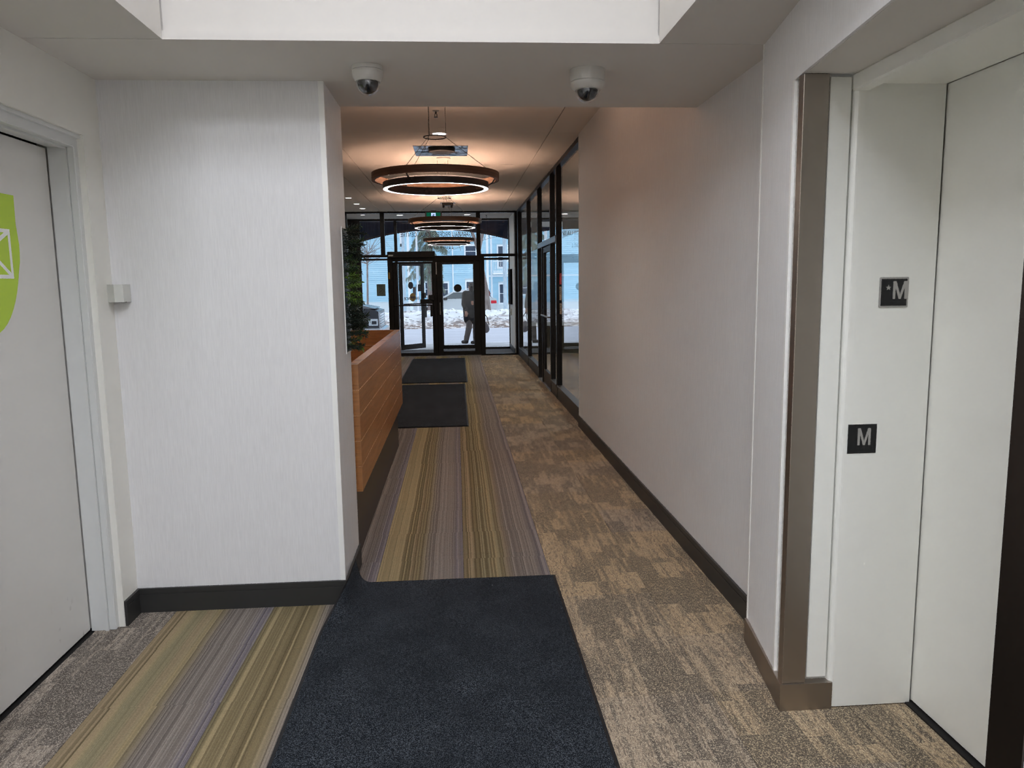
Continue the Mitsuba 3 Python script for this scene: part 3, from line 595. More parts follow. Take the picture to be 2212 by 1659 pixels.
for i in range(nz):
    z = PZ0 + .02 + (PZ1 - PZ0 - .035) * i / (nz - 1); f_ = (z - PZ0) / (PZ1 - PZ0)
    for j in range(4):
        y = PY0 + .016 + (PY1 - PY0 - .032) * j / 3 + rng.normal(0, .006)
        bright = .40 < f_ < .68; low = f_ < .1
        mt = 'm_brightleaf' if bright and rng.random() < .5 or low and rng.random() < .7 else ('m_midleaf' if bright or rng.random() < .2 else 'm_darkleaf')
        L = .055 + .03 * rng.random() + (.02 if .12 < f_ < .3 or f_ > .8 else 0)
        put('sprig', sprig((-.563, y, z + rng.normal(0, .006)), (1, rng.normal(0, .25), rng.normal(.15, .4)), L, .020 + .007 * rng.random(), mt), mt, k)

# ------------------------------------------------------------------ dome cameras
def dome_camera(x, y, prof, dome_r, dome_z, label, screws):
    k = thing('security_camera', label, 'security camera')
    put('housing', lathe(prof[0], (x, y, SOF)), 'm_camwhite', k, 35); put('cover', lathe(prof[1], (x, y, SOF)), 'm_camwhite', k, 35)
    R = dome_r; pr = [(0, -R)] + [(R * math.sin(a), -R * math.cos(a)) for a in np.linspace(.08, PI / 2, 14)] + [(R, .006)]
    sh = [(r * .93, z * .93) for r, z in pr]
    put('dome', lathe(pr + sh[::-1], (x, y, dome_z), 36), 'm_clear', k, 40)
    core = trimesh.creation.icosphere(3, R * .84); core.vertices[:, 2] = np.minimum(core.vertices[:, 2], R * .1); core.apply_translation((x, y, dome_z)); put('lens_module', core, 'm_lens', k, True)
    for a in ((-2.3, -.8, .8, 2.3) if screws else ()): put('screw', rod((x + .058 * math.cos(a), y + .058 * math.sin(a), SOF - .076), (x + .060 * math.cos(a), y + .060 * math.sin(a), SOF - .060), .004, 8), 'm_black', k)
dome_camera(-.346, 3.29, ([(0, 0), (.0625, 0), (.0635, -.004), (.0635, -.016), (.061, -.018), (0, -.018)], [(0, -.019), (.0635, -.019), (.0635, -.028), (.061, -.044), (.054, -.056), (.0515, -.062), (0, -.062)]), .050, SOF - .066, 'white dome security camera on the ceiling panel, the left of the pair', False)
dome_camera(.580, 3.32, ([(0, 0), (.073, 0), (.074, -.004), (.074, -.050), (.072, -.052), (0, -.052)], [(0, -.053), (.074, -.053), (.074, -.060), (.068, -.074), (.056, -.083), (.0535, -.084), (0, -.084)]), .052, SOF - .082, 'larger white dome security camera on the ceiling panel, the right of the pair', True)

# ------------------------------------------------------------------ chandeliers
def ring(r0, r1, z0, z1, c, n=96): return lathe([(r0, z0), (r1, z0), (r1, z1), (r0, z1), (r0, z0)], c, n)
def chandelier(x, y, zl, rot, label):
    k = thing('chandelier', label, 'chandelier', 'ring chandeliers over the corridor')
    R = .368; c = (x, y, 0)
    put('wood_ring', ring(.419, .443, zl + .060, zl + .108, c), 'm_ringwood', k, 40)
    put('light_ring', lathe([(.334, zl + .003), (R, zl + .003), (R, zl + .044), (R - .007, zl + .044), (R - .007, zl + .036), (.342, zl + .036), (.342, zl + .056), (.334, zl + .056), (.334, zl + .003)], c, 96), 'm_black', k, 40)
    put('lower_strip', annulus(.337, R - .003, zl + .002, c, False), 'm_paper', k, emit=DOWN, weight=.6)
    put('upper_strip', annulus(.3425, R - .0075, zl + .040, c, True), 'm_paper', k, emit=UP, weight=3.0)
    for i in range(3):
        a = rot + i * 2 * PI / 3; o = np.array((math.cos(a), math.sin(a), 0)); p = np.array(c)
        put('bracket', path([p + o * (R - .002) + (0, 0, zl + .03), p + o * .398 + (0, 0, zl + .05), p + o * .421 + (0, 0, zl + .087)], .006, 6), 'm_black', k)
        put('cable', path([p + o * .421 + (0, 0, zl + .102), p + o * .078 + (0, 0, zl + .355), p + o * .074 + (0, 0, HI - .03)], .0016, 5), 'm_bronze', k)
    put('guide_ring', lathe([(.074, zl + .352), (.080, zl + .352), (.080, zl + .358), (.074, zl + .358), (.074, zl + .352)], c, 40), 'm_black', k, 40)
    put('canopy', lathe([(0, HI - .012), (.082, HI - .012), (.085, HI - .008), (.085, HI), (0, HI)], c, 40), 'm_ceilpanel', k, 40)
    return k
def dent_h(p, n, uv): return fbm(p.x * 5, p.y * 5, 0)
scene['m_plate'] = two({'type': 'bumpmap', 'arbitrary': mikit.proc(dent_h), 'scale': .03, 'bsdf': {'type': 'roughconductor', 'material': 'none', 'specular_reflectance': rgb((.8, .82, .85)), 'alpha': .03}})
chandelier(-.125, 5.42, 2.183, 2.06 + .1, 'nearest and largest-looking ring chandelier with a wooden outer ring')
chandelier(-.118, 9.30, 2.194, 3.4, 'middle ring chandelier with a wooden outer ring, under the exit sign')
chandelier(-.108, 13.30, 2.198, 3.45, 'farthest ring chandelier, seen before the lettered glass')
k = thing('ceiling_diffuser', 'polished square plate with a dark round centre on the corridor ceiling', 'ceiling fixture')
put('plate', box(-.434, .164, 8.47, 9.13, HI - .006, HI, .001), 'm_plate', k)
put('cap', lathe([(0, HI - .045), (.12, HI - .045), (.145, HI - .035), (.15, HI - .006), (0, HI - .006)], (-.125, 8.68, 0), 40), 'm_black', k, 40)

# recessed downlights, sprinklers, emergency light
def downlight(x, y, z, r, label, group=None):
    k = thing('downlight', label, 'downlight', group)
    put('trim', lathe([(r, 0), (r * 1.28, 0), (r * 1.28, -.005), (r * 1.05, -.007), (r, -.003), (r, 0)], (x, y, z), 32), 'm_trimwhite', k)
    put('lens', annulus(.0005, r, z - .002, (x, y), False, 32), 'm_paper', k, emit=SPOT, weight=.5)
downlight(-.133, 7.81, HI, .066, 'bright recessed downlight above the nearest chandelier')
downlight(-1.817, 13.42, HI, .05, 'nearest of three small recessed downlights over the reception', 'reception downlights')
downlight(-1.808, 14.41, HI, .05, 'middle of three small recessed downlights over the reception', 'reception downlights')
downlight(-1.803, 15.27, HI, .05, 'farthest of three small recessed downlights over the reception', 'reception downlights')
downlight(-1.17, 16.55, 3.0, .066, 'left recessed downlight in the vestibule ceiling', 'vestibule downlights')
downlight(.27, 16.55, 3.0, .066, 'right recessed downlight in the vestibule ceiling', 'vestibule downlights')
downlight(-1.94, 16.45, 3.0, .04, 'small recessed downlight at the left of the vestibule ceiling')
def sprinkler(x, y, z, label):
    k = thing('sprinkler', label, 'sprinkler')
    put('escutcheon', lathe([(0, 0), (.03, 0), (.028, -.006), (.012, -.01), (0, -.01)], (x, y, z), 24), 'm_alu', k)
    put('head', [rod((x, y, z - .008), (x, y, z - .03), .008, 10), rod((x - .010, y, z - .03), (x - .010, y, z - .055), .003, 6), rod((x + .010, y, z - .03), (x + .010, y, z - .055), .003, 6), lathe([(0, -.055), (.017, -.055), (.017, -.058), (0, -.058)], (x, y, z), 16)], 'm_black', k)
sprinkler(-.142, 6.80, HI, 'sprinkler head in the corridor ceiling near the first chandelier')
sprinkler(-1.58, 16.7, 3.0, 'left sprinkler head in the vestibule ceiling'); sprinkler(.69, 16.7, 3.0, 'right sprinkler head in the vestibule ceiling')
sprinkler(-.11, 14.75, HI, 'sprinkler head in the corridor ceiling near the exit sign')
k = thing('emergency_light', 'small dark emergency light with two lamp heads on the far corridor ceiling', 'emergency light')
put('case', box(-.225, -.02, 14.30, 14.45, HI - .052, HI - .003, .006), 'm_black', k); put('plate', box(-.26, .02, 14.26, 14.50, HI - .004, HI), 'm_alu', k)
for xx in (-.20, -.05): put('lamp_head', rod((xx, 14.37, HI - .052), (xx, 14.35, HI - .078), .018, 12, .022), 'm_black', k)

# ------------------------------------------------------------------ outside: ground, awning
GZ = -.31
struct('sidewalk', remap(prism([(17.66, -.15), (22.0, -.45), (22.0, -.20), (17.66, -.012)], -14, 14), ((0, 1, 0), (0, 0, 1), (1, 0, 0))), 'm_walk', 'grey concrete sidewalk in front of the entrance', 'sidewalk')
plain('m_walk', lambda p, n, uv: mix(lin(150, 152, 156), lin(196, 200, 206), fbm(p.x * 2.5, p.y * 2.5, 1)), .8)
struct('road', remap(prism([(22.0, -.6), (60, -.6), (60, GZ), (31, GZ), (22.0, -.25)], -60, 60), ((0, 1, 0), (0, 0, 1), (1, 0, 0))), 'm_road', 'pale wet grey road across the street view', 'road')
def road_c(p, n, uv):
    s = fbm(p.x * .5, p.y * 5, 3); c = mix(lin(172, 176, 186), lin(190, 194, 204), s)
    edge = smoothstep(22.6, 22.1, p.y + .5 * noise(p.x * 2, p.y)) 
    slush = smoothstep(.55, .7, noise(p.x * 1.6, p.y * 6)) * smoothstep(23.6, 22.4, p.y)
    c = mix(c, lin(228, 231, 236), slush * .6)
    return mix(c, lin(235, 238, 242), smoothstep(35, 37, p.y))
plain('m_road', road_c, .55)
def bank_z(X, Y):
    P = np.stack([X, Y, X * 0], -1)
    prof = np.interp(Y, [31.0, 31.5, 32.4, 33.6, 35.2, 36.6, 38.2], [0, .10, .24, .50, .56, .36, 0])
    rough = (meshkit.fbm(P * [1.2, 1.6, 1], 4, 1) - .5) * .42 + (meshkit.fbm(P * [5, 7, 1], 3, 2) - .5) * .24
    return GZ - .02 + prof + rough * np.clip(prof * 3, 0, 1)
nx, ny = 420, 90
X, Y = np.meshgrid(np.linspace(-13, 13, nx), np.linspace(30.9, 38.4, ny), indexing='ij'); Zb = bank_z(X, Y)
i, j = np.meshgrid(np.arange(nx - 1), np.arange(ny - 1), indexing='ij'); a = (i * ny + j).ravel()
bank = trimesh.Trimesh(np.stack([X, Y, Zb], -1).reshape(-1, 3), np.vstack([np.c_[a, a + ny, a + ny + 1], np.c_[a, a + ny + 1, a + 1]]), process=False)
def bank_c(p, n, uv):
    g = noise(p.x * 9, p.y * 11, p.z * 11); f = fbm(p.x * 2.2, p.y * 3, p.z * 4)
    c = mix(lin(208, 216, 224), lin(240, 244, 248), f)
    dirt = smoothstep(33.6, 31.6, p.y + 2.0 * (f - .5))
    c = mix(c, mix(lin(112, 92, 80), lin(206, 202, 200), smoothstep(.40, .62, noise(p.x * 10, p.y * 10, p.z * 14))), dirt * .9)
    c = mix(c, lin(150, 132, 118), smoothstep(.5, .7, noise(p.x * 1.3 + 4, p.y * 2, p.z * 5)) * .35)
    return mix(c, lin(112, 110, 114), smoothstep(.66, .76, g) * .75)
plain('m_bank', bank_c, .8)
k = put('snow_bank', bank, 'm_bank', None, True); tag(k, 'long ploughed snow bank, dirty along the road edge, in front of the silver car', 'snow bank')

k = thing('awning', 'dark navy fabric awning with an arched scalloped front outside the entrance', 'awning')
def navy_c(p, n, uv): return mix(lin(30, 38, 58), lin(44, 54, 78), noise(p.x * 60, p.z * 2, p.y * 60))
plain('m_navy', navy_c, .8)
AX0, AX1, AY = -3.1, 2.2, 19.5
def archz(x): return 2.885 - .077 * (x + .45) ** 2
xs = np.arange(AX0, AX1 + .01, .0275); bottom = [(x, archz(x) - (.010 if q % 2 else 0)) for q, x in enumerate(xs)]
put('valance', facing(Polygon(bottom + [(AX1, 3.6), (AX0, 3.6)]), AY + .01, .012), 'm_navy', k)
hem = [(x, archz(x) + .012) for x in xs[::4]]; put('hem', facing(Polygon(hem + [(x, z + .03) for x, z in hem[::-1]]), AY - .004, .004), 'm_hem', k)
plain('m_hem', (84, 72, 72), .8)
put('roof', quad((AX0, 17.7, 3.75), (AX1, 17.7, 3.75), (AX1, AY, 3.6), (AX0, AY, 3.6)), 'm_navy', k)
put('side_panel', quad((AX0, 17.7, 2.55), (AX0, AY, 2.6), (AX0, AY, 3.6), (AX0, 17.7, 3.75)), 'm_navy', k)
put('side_panel', quad((AX1, 17.7, 2.55), (AX1, AY, 2.6), (AX1, AY, 3.6), (AX1, 17.7, 3.75)), 'm_navy', k)
put('support_bar', [rod((AX0, AY - .02, 3.58), (AX1, AY - .02, 3.58), .02, 8), rod((-.45, 17.7, 3.7), (-.45, AY, 3.58), .02, 8)], 'm_alu', k)
struct('wall_outside', [box(-14, -2.42, 17.55, 17.66, -.2, 6), box(1.3, 1.7, 17.55, 17.66, -.2, 6), box(1.7, 5.2, 17.55, 17.66, -.2, .6), box(1.7, 5.2, 17.55, 17.66, 2.8, 6), box(5.2, 14, 17.55, 17.66, -.2, 6), box(-2.42, 1.3, 17.55, 17.66, 3.0, 6)], 'm_paint', 'outer face of the building', 'wall')

# ------------------------------------------------------------------ outside: the building over the road
k = thing('apartment_building', 'pale blue-grey clapboard apartment building across the street', 'building')
plain('m_siding', lambda p, n, uv: mix(lin(172, 210, 226), lin(190, 224, 238), noise(p.x * .6, p.z * 9)), .6)
plain('m_sidingwhite', (238, 242, 244), .6); plain('m_winglass', (44, 62, 84), .08, spec=.9); plain('m_found', (214, 222, 224), .8)
def siding(x0, x1, y, z0, z1, holes=()):
    ms = []; h = .118; z = z0
    while z < z1:
        spans = [(x0, x1)]
        for hx0, hx1, hz0, hz1 in holes:
            if z < hz1 and z + h > hz0: spans = [s for a, b in spans for s in ((a, min(b, hx0)), (max(a, hx1), b)) if s[1] - s[0] > .02]
        for a, b in spans:
            ms.append(trimesh.Trimesh([(a, y - .045, z), (b, y - .045, z), (b, y - .008, z + h), (a, y - .008, z + h), (a, y, z), (b, y, z), (b, y, z + h), (a, y, z + h)],
                [[0, 1, 2], [0, 2, 3], [4, 6, 5], [4, 7, 6], [0, 4, 5], [0, 5, 1], [3, 2, 6], [3, 6, 7], [0, 3, 7], [0, 7, 4], [1, 5, 6], [1, 6, 2]], process=False))
        z += h
    s_ = put('siding', ms, 'm_siding', k); tag(s_, kind='stuff')
def window(x0, x1, z0, z1, y):
    w = put('window', [box(x0 - .1, x1 + .1, y - .07, y - .005, z1, z1 + .11), box(x0 - .1, x1 + .1, y - .07, y - .005, z0 - .11, z0), box(x0 - .1, x0, y - .07, y - .005, z0, z1), box(x1, x1 + .1, y - .07, y - .005, z0, z1), box(x0, x1, y - .06, y - .02, (z0 + z1) / 2 - .02, (z0 + z1) / 2 + .02)], 'm_sidingwhite', k)
    put('pane', box(x0, x1, y - .03, y - .012, z0, z1), 'm_winglass', w)
put('wall', [box(-14, -2.8, 46, 54, GZ, 9), box(-2.8, 2.10, 49.5, 54, GZ, 9), box(2.10, 14, 51, 54, GZ, 9)], 'm_found', k)
wB = ((-1.99, -1.60, .78, 1.60), (.68, 1.26, .75, 1.62), (-1.02, -.55, .72, 1.55), (.66, 1.30, 3.25, 3.92)); wC = ((2.86, 3.26, 2.6, 3.95), (2.93, 3.25, .2, 1.42), (3.6, 4.0, .6, 1.4), (3.55, 3.9, 3.1, 3.95))
siding(-14, -2.8, 46, .49, 8.5); siding(-2.8, 2.1, 49.5, .42, 8.5, [(a - .1, b + .1, c - .1, d + .1) for a, b, c, d in wB]); siding(2.1, 14, 51, .2, 8.5, [(a - .1, b + .1, c - .1, d + .1) for a, b, c, d in wC])
# the side of the projecting wing
ms = []
z = .49
while z < 8.5:
    ms.append(box(-2.8, -2.765, 46, 49.5, z, z + .10)); z += .118
tag(put('siding', ms, 'm_siding', k), kind='stuff')
for w in wB: window(*w, 49.5)
for w in wC: window(*w, 51)
put('corner_board', [box(-2.9, -2.75, 45.93, 46.05, .3, 8.5)], 'm_sidingwhite', k); put('corner_board', box(1.98, 2.14, 49.42, 49.6, .3, 8.5), 'm_sidingwhite', k); put('corner_board', box(2.32, 2.45, 50.93, 51.0, .3, 8.5), 'm_sidingwhite', k)
put('balcony_floor', box(2.45, 4.6, 49.8, 51, 2.08, 2.22), 'm_sidingwhite', k)
tag(put('railing', [box(2.45, 4.6, 49.8, 49.84, 2.92, 2.98), box(2.45, 4.6, 49.8, 49.84, 2.26, 2.31)] + [box(2.47 + i_ * .11, 2.50 + i_ * .11, 49.8, 49.83, 2.3, 2.95) for i_ in range(19)], 'm_sidingwhite', k), 'white balcony railing')
put('belt_trim', box(2.1, 14, 50.9, 51, 1.93, 2.05), 'm_sidingwhite', k)
put('downpipe', rod((-.2, 49.4, .3), (-.2, 49.4, 8.5), .05, 8), 'm_sidingwhite', k)

# poles, hydrant, trees
def pole(x, y, r, label, col, extra=None):
    k = thing('street_pole', label, 'pole'); put('shaft', rod((x, y, GZ - .1), (x, y, 8.5), r, 14, r * .8), col, k); put('base', rod((x, y, GZ - .1), (x, y, GZ + .45), r * 1.5, 12, r * 1.25), col, k)
    return k
plain('m_pole', lambda p, n, uv: mix(lin(168, 190, 204), lin(196, 212, 222), noise(p.x * 20, p.z * 10, p.y * 9)), .6); plain('m_polewhite', (226, 232, 236), .5)
k = pole(-2.66, 39.0, .095, 'left pale blue-grey street pole behind the open door', 'm_pole'); put('lamp_tube', rod((-2.74, 38.8, 3.55), (-2.74, 38.8, 4.4), .05, 10), 'm_polewhite', k); put('lamp_tip', rod((-2.74, 38.8, 3.41), (-2.74, 38.8, 3.55), .035, 8), 'm_black', k)
k = pole(-1.97, 39.1, .055, 'thin white street pole left of the spruce', 'm_polewhite'); put('collar', rod((-1.97, 39.1, 1.75), (-1.97, 39.1, 2.5), .075, 10), 'm_pole', k)
pole(2.52, 39.1, .105, 'pale blue street pole at the right before the balcony', 'm_pole')
k = thing('fire_hydrant', 'small dark red hydrant top standing behind the parked silver car', 'hydrant')
put('barrel', lathe([(0, GZ), (.07, GZ), (.07, .72), (.09, .74), (.09, .80), (.075, .82), (.075, .98), (.05, 1.05), (.02, 1.07), (.02, 1.12), (0, 1.12)], (1.93, 45, 0), 16), 'm_hydrant', k, 40)
put('nozzle', rod((1.83, 45, .90), (2.03, 45, .90), .035, 10), 'm_hydrant', k)
plain('m_hydrant', (104, 46, 46), .6)
plain('m_bark', lambda p, n, uv: mix(lin(106, 94, 90), lin(150, 140, 136), noise(p.x * 18, p.y * 18, p.z * 4)), .9)
plain('m_spruce', lambda p, n, uv: mix(lin(92, 108, 98), lin(150, 162, 150), noise(p.x * 6, p.y * 6, p.z * 6)), .8)
k = thing('spruce_tree', 'drooping grey-green spruce tree behind the entrance doors', 'tree')
SXX, SY = -1.42, 40.2
put('trunk', path([(SXX, SY, GZ), (SXX + .03, SY, 3), (SXX - .02, SY, 6), (SXX, SY, 9)], .13, 10), 'm_bark', k)
def spruce_branch(z, az, L, droop):
    pts = [np.array((SXX, SY, z)) + np.array((math.cos(az), math.sin(az), 0)) * L * t + np.array((0, 0, .06 * t - droop * t * t)) for t in np.linspace(0, 1, 6)]
    ms = [rod(p_, q_, .014 * (1 - .12 * e), 4) for e, (p_, q_) in enumerate(zip(pts[:-1], pts[1:]))]
    v, f = [], []
    for q_ in range(int(60 * L)):
        t = .2 + .8 * rng.random(); s = t * 5; a_ = min(int(s), 4); b_ = pts[a_] + (pts[a_ + 1] - pts[a_]) * (s - a_)
        d = np.array((rng.normal(0, .35), rng.normal(0, .35), -1.0)); d /= np.linalg.norm(d); ln = (.12 + .30 * rng.random()) * (1.15 - .5 * t)
        for e in range(7):                                          # needles along a hanging twig
            c_ = b_ + d * ln * e / 7; n_ = d * .5 + rng.normal(0, .6, 3); n_ /= np.linalg.norm(n_); wv = np.cross(n_, (0, 1, 0)); wv /= np.linalg.norm(wv) + 1e-9; j_ = len(v)
            v += [c_ - wv * .012, c_ + wv * .012, c_ + n_ * .085]; f.append((j_, j_ + 1, j_ + 2))
    return cat(ms + [trimesh.Trimesh(v, f, process=False)])
for q in range(84):
    z = 1.95 + 5.2 * q / 84; az = q * 2.4; L = (1.20 - .08 * (z - 2.0)) * (.6 + .5 * rng.random())
    put('branch', spruce_branch(z, az, max(L, .3), .45 + .5 * rng.random()), 'm_spruce', k)
k = thing('bare_tree', 'leafless leaning tree trunk beside the middle door mullion', 'tree')
tp = [(1.66, 40, GZ), (1.545, 40, 1.13), (1.35, 40, 2.3), (1.22, 40, 3.2)]
put('trunk', [rod(tp[0], tp[1], .20, 12, .165), rod(tp[1], tp[2], .165, 12, .13), rod(tp[2], tp[3], .13, 12, .12)], 'm_bark', k)
put('limb', [rod(tp[3], (.75, 39.8, 4.6), .11, 10, .07), rod((.75, 39.8, 4.6), (.2, 39.6, 6.5), .07, 8, .03)], 'm_bark', k)
put('limb', [rod(tp[3], (1.55, 40.1, 4.6), .11, 10, .08), rod((1.55, 40.1, 4.6), (2.2, 40.2, 6.8), .08, 8, .03)], 'm_bark', k)
tw = []
for q in range(60):
    o = np.array((rng.uniform(-.2, 1.8), 39.9, rng.uniform(3.6, 6.2))); d = np.array((rng.normal(0, .8), rng.normal(0, .4), rng.normal(-.3, .6)))
    p1 = o + d * .45; tw += [rod(o, p1, .012, 4, .008), rod(p1, p1 + d * .25 + rng.normal(0, .12, 3), .008, 4, .004)]
tag(put('twigs', tw, 'm_bark', k), kind='stuff')
k = thing('bare_tree', 'fine leafless twigs of a second tree before the left wing of the building', 'tree')
tw = [rod((-4.9, 42, GZ), (-4.8, 42, 3.2), .06, 8, .04)]; put('trunk', tw, 'm_bark', k); tw = []
for q in range(50):
    a0 = rng.uniform(0, PI); o = np.array((-4.8, 42, 2.6 + .7 * rng.random())); p1 = o + np.array((math.cos(a0) * .8, rng.normal(0, .3), math.sin(a0) * .9)) * rng.uniform(.5, 1.5); p2 = p1 + rng.normal(0, .35, 3)
    tw += [rod(o, p1, .012, 4, .008), rod(p1, p2, .007, 4, .004)]
tag(put('twigs', tw, 'm_bark', k), kind='stuff')

# ------------------------------------------------------------------ vehicles
plain('m_silver', (206, 214, 218), .25, .3, clearcoat=.6); plain('m_carglass', (46, 66, 74), .05, spec=.9); plain('m_tyre', (26, 26, 28), .8); plain('m_lamp_red', (214, 44, 60), .2); plain('m_headlamp', (214, 224, 232), .1, .2); plain('m_truck', (44, 48, 58), .2, .2, clearcoat=.8); plain('m_chrome', (214, 220, 226), .12, .95)
def wheel(k, x, y, z, r, w):
    t = put('wheel', rod((x, y - w / 2, z), (x, y + w / 2, z), r, 28), 'm_tyre', k); put('rim', [rod((x, y - w / 2 - .005, z), (x, y + w / 2 + .005, z), r * .6, 20)] + [], 'm_alu', t)
def hexahedron(bottom, top): return trimesh.convex.convex_hull(np.array(list(bottom) + list(top), float))
def rect(x0, x1, y0, y1, z): return [(x0, y0, z), (x1, y0, z), (x1, y1, z), (x0, y1, z)]
k = thing('car', 'silver hatchback parked behind the snow bank, facing left', 'car')
CY, CW = 41.9, 1.76; g0 = GZ
pr = [(-2.28, .30), (-2.30, .62), (-2.15, .80), (-1.0, .96), (1.9, 1.0), (2.13, .96), (2.17, .55), (2.10, .28), (1.75, .24), (-1.9, .24)]
body = prism(Polygon(pr).buffer(.04, 4), -CW / 2, CW / 2); body = remap(body, ((1, 0, 0), (0, 0, 1), (0, -1, 0)), (0, CY, g0)); put('body', body, 'm_silver', k, 30)
cb, ct = rect(-1.02, 1.98, CY - .80, CY + .80, g0 + .97), rect(-.20, 1.52, CY - .60, CY + .60, g0 + 1.40)
roof = rect(.05, 1.35, CY - .57, CY + .57, g0 + 1.455)
put('cabin', trimesh.convex.convex_hull(np.array(cb + ct + roof)), 'm_silver', k)
def patch(s0, s1, t0, t1, sd):
    def P(s, t):
        b = np.array((-1.02 + 3.0 * s, CY + sd * .80, g0 + .97)); a = np.array((-.20 + 1.72 * s, CY + sd * .60, g0 + 1.40)); return b + (a - b) * t + np.array((0, sd * .006, .002))
    q_ = [P(s0, t0), P(s1, t0), P(s1, t1), P(s0, t1)]; return quad(*(q_ if sd < 0 else q_[::-1]))
for sd in (-1, 1):
    for s0, s1 in ((.07, .46), (.50, .76), (.80, .93)): put('side_window', patch(s0, s1, .06, .90, sd), 'm_carglass', k)
    put('mirror', box(-.70, -.50, CY + sd * .95 - .10, CY + sd * .95 + .06, g0 + .95, g0 + 1.09, .03), 'm_tyre', k)
    put('tail_light', box(1.86, 2.17, CY + sd * .80 - .1, CY + sd * .80 + .1, g0 + .74, g0 + .90, .02), 'm_lamp_red', k)
    put('headlight', box(-2.31, -2.0, CY + sd * .78 - .11, CY + sd * .78 + .11, g0 + .62, g0 + .74, .02), 'm_headlamp', k)
    put('door_handle', box(.30, .50, CY + sd * .895 - .02, CY + sd * .895 + .02, g0 + .84, g0 + .87, .006), 'm_chrome', k)
    for wx_ in (-1.45, 1.40): wheel(k, wx_, CY + sd * .79, g0 + .31, .31, .2)
put('windshield', quad((-1.0, CY - .72, g0 + .99), (-1.0, CY + .72, g0 + .99), (-.23, CY + .55, g0 + 1.395), (-.23, CY - .55, g0 + 1.395)).apply_translation((-.012, 0, .012)), 'm_carglass', k)
put('rear_window', quad((1.96, CY - .70, g0 + 1.0), (1.96, CY + .70, g0 + 1.0), (1.56, CY + .55, g0 + 1.385), (1.56, CY - .55, g0 + 1.385)).apply_translation((.012, 0, .01)), 'm_carglass', k)
for sd in (-1, 1): put('roof_rail', rod((.1, CY + sd * .54, g0 + 1.47), (1.3, CY + sd * .54, g0 + 1.47), .015, 8), 'm_chrome', k)

k = thing('pickup_truck', 'dark pickup truck with chrome bumper and grille parked at the left curb', 'truck')
FX, PY0_, PY1_, g0 = -2.30, 22.50, 24.50, -.26
def ext(poly, y0, y1, b=0): return remap(prism(Polygon(poly).buffer(b, 3) if b else poly, 0, y1 - y0), ((1, 0, 0), (0, 0, 1), (0, -1, 0)), (0, y1, 0))
lo = [(-8.0, .55), (-8.0, 1.05), (-5.9, 1.08), (-5.85, 1.1), (-4.2, 1.1), (-4.15, 1.10), (FX - .35, 1.06), (FX - .05, .98), (FX - .03, .5), (FX - .45, .45), (-7.6, .45)]
put('body', ext([(x, z + g0) for x, z in lo], PY0_ + .03, PY1_ - .03, .03), 'm_truck', k, 30)
hood = trimesh.convex.convex_hull(np.array(rect(-4.1, FX - .12, PY0_ + .10, PY1_ - .10, g0 + 1.08) + rect(-4.1, FX - .5, PY0_ + .25, PY1_ - .25, g0 + 1.17)))
put('hood', hood, 'm_truck', k)
put('cabin', trimesh.convex.convex_hull(np.array(rect(-6.0, -3.95, PY0_ + .12, PY1_ - .12, g0 + 1.1) + rect(-5.75, -4.55, PY0_ + .3, PY1_ - .3, g0 + 1.85))), 'm_truck', k)
for yy in (PY0_, PY1_):
    s_ = 1 if yy == PY0_ else -1
    put('headlight', box(FX - .33, FX - .02, yy + s_ * .02, yy + s_ * .42, g0 + .56, g0 + .80, .03), 'm_headlamp', k)
    put('fender_flare', ext([(FX - 1.25 + .48 * math.cos(a_), g0 + .42 + .48 * math.sin(a_)) for a_ in np.linspace(0, PI, 14)] + [(FX - 1.25 + .42 * math.cos(a_), g0 + .42 + .42 * math.sin(a_)) for a_ in np.linspace(PI, 0, 14)], yy - .02 + (0 if s_ > 0 else -.02), yy + .04), 'm_tyre', k)
    for wx_ in (FX - 1.25, -7.0): wheel(k, wx_, yy + s_ * .14, g0 + .40, .40, .27)
    put('fog_light', box(FX - .10, FX + .10, yy + s_ * .12, yy + s_ * .34, g0 + .30, g0 + .40, .02), 'm_headlamp', k)
put('lamp_core', box(FX - .22, FX - .08, PY0_ + .012, PY0_ + .03, g0 + .62, g0 + .72, .005), 'm_truck', k)
put('grille', [box(FX - .05, FX + .0, PY0_ + .42, PY1_ - .42, g0 + .50, g0 + .95, .02)] + [box(FX - .01, FX + .03, PY0_ + .45, PY1_ - .45, g0 + .53 + i_ * .075, g0 + .565 + i_ * .075, .008) for i_ in range(6)], 'm_chrome', k)
put('bumper', trimesh.convex.convex_hull(np.array(rect(FX - .55, FX + .0, PY0_ - .01, PY1_ + .01, g0 + .27) + rect(FX - .35, FX + .12, PY0_ + .12, PY1_ - .12, g0 + .30) + rect(FX - .35, FX + .12, PY0_ + .12, PY1_ - .12, g0 + .46) + rect(FX - .55, FX + .02, PY0_ - .01, PY1_ + .01, g0 + .50))), 'm_chrome', k)

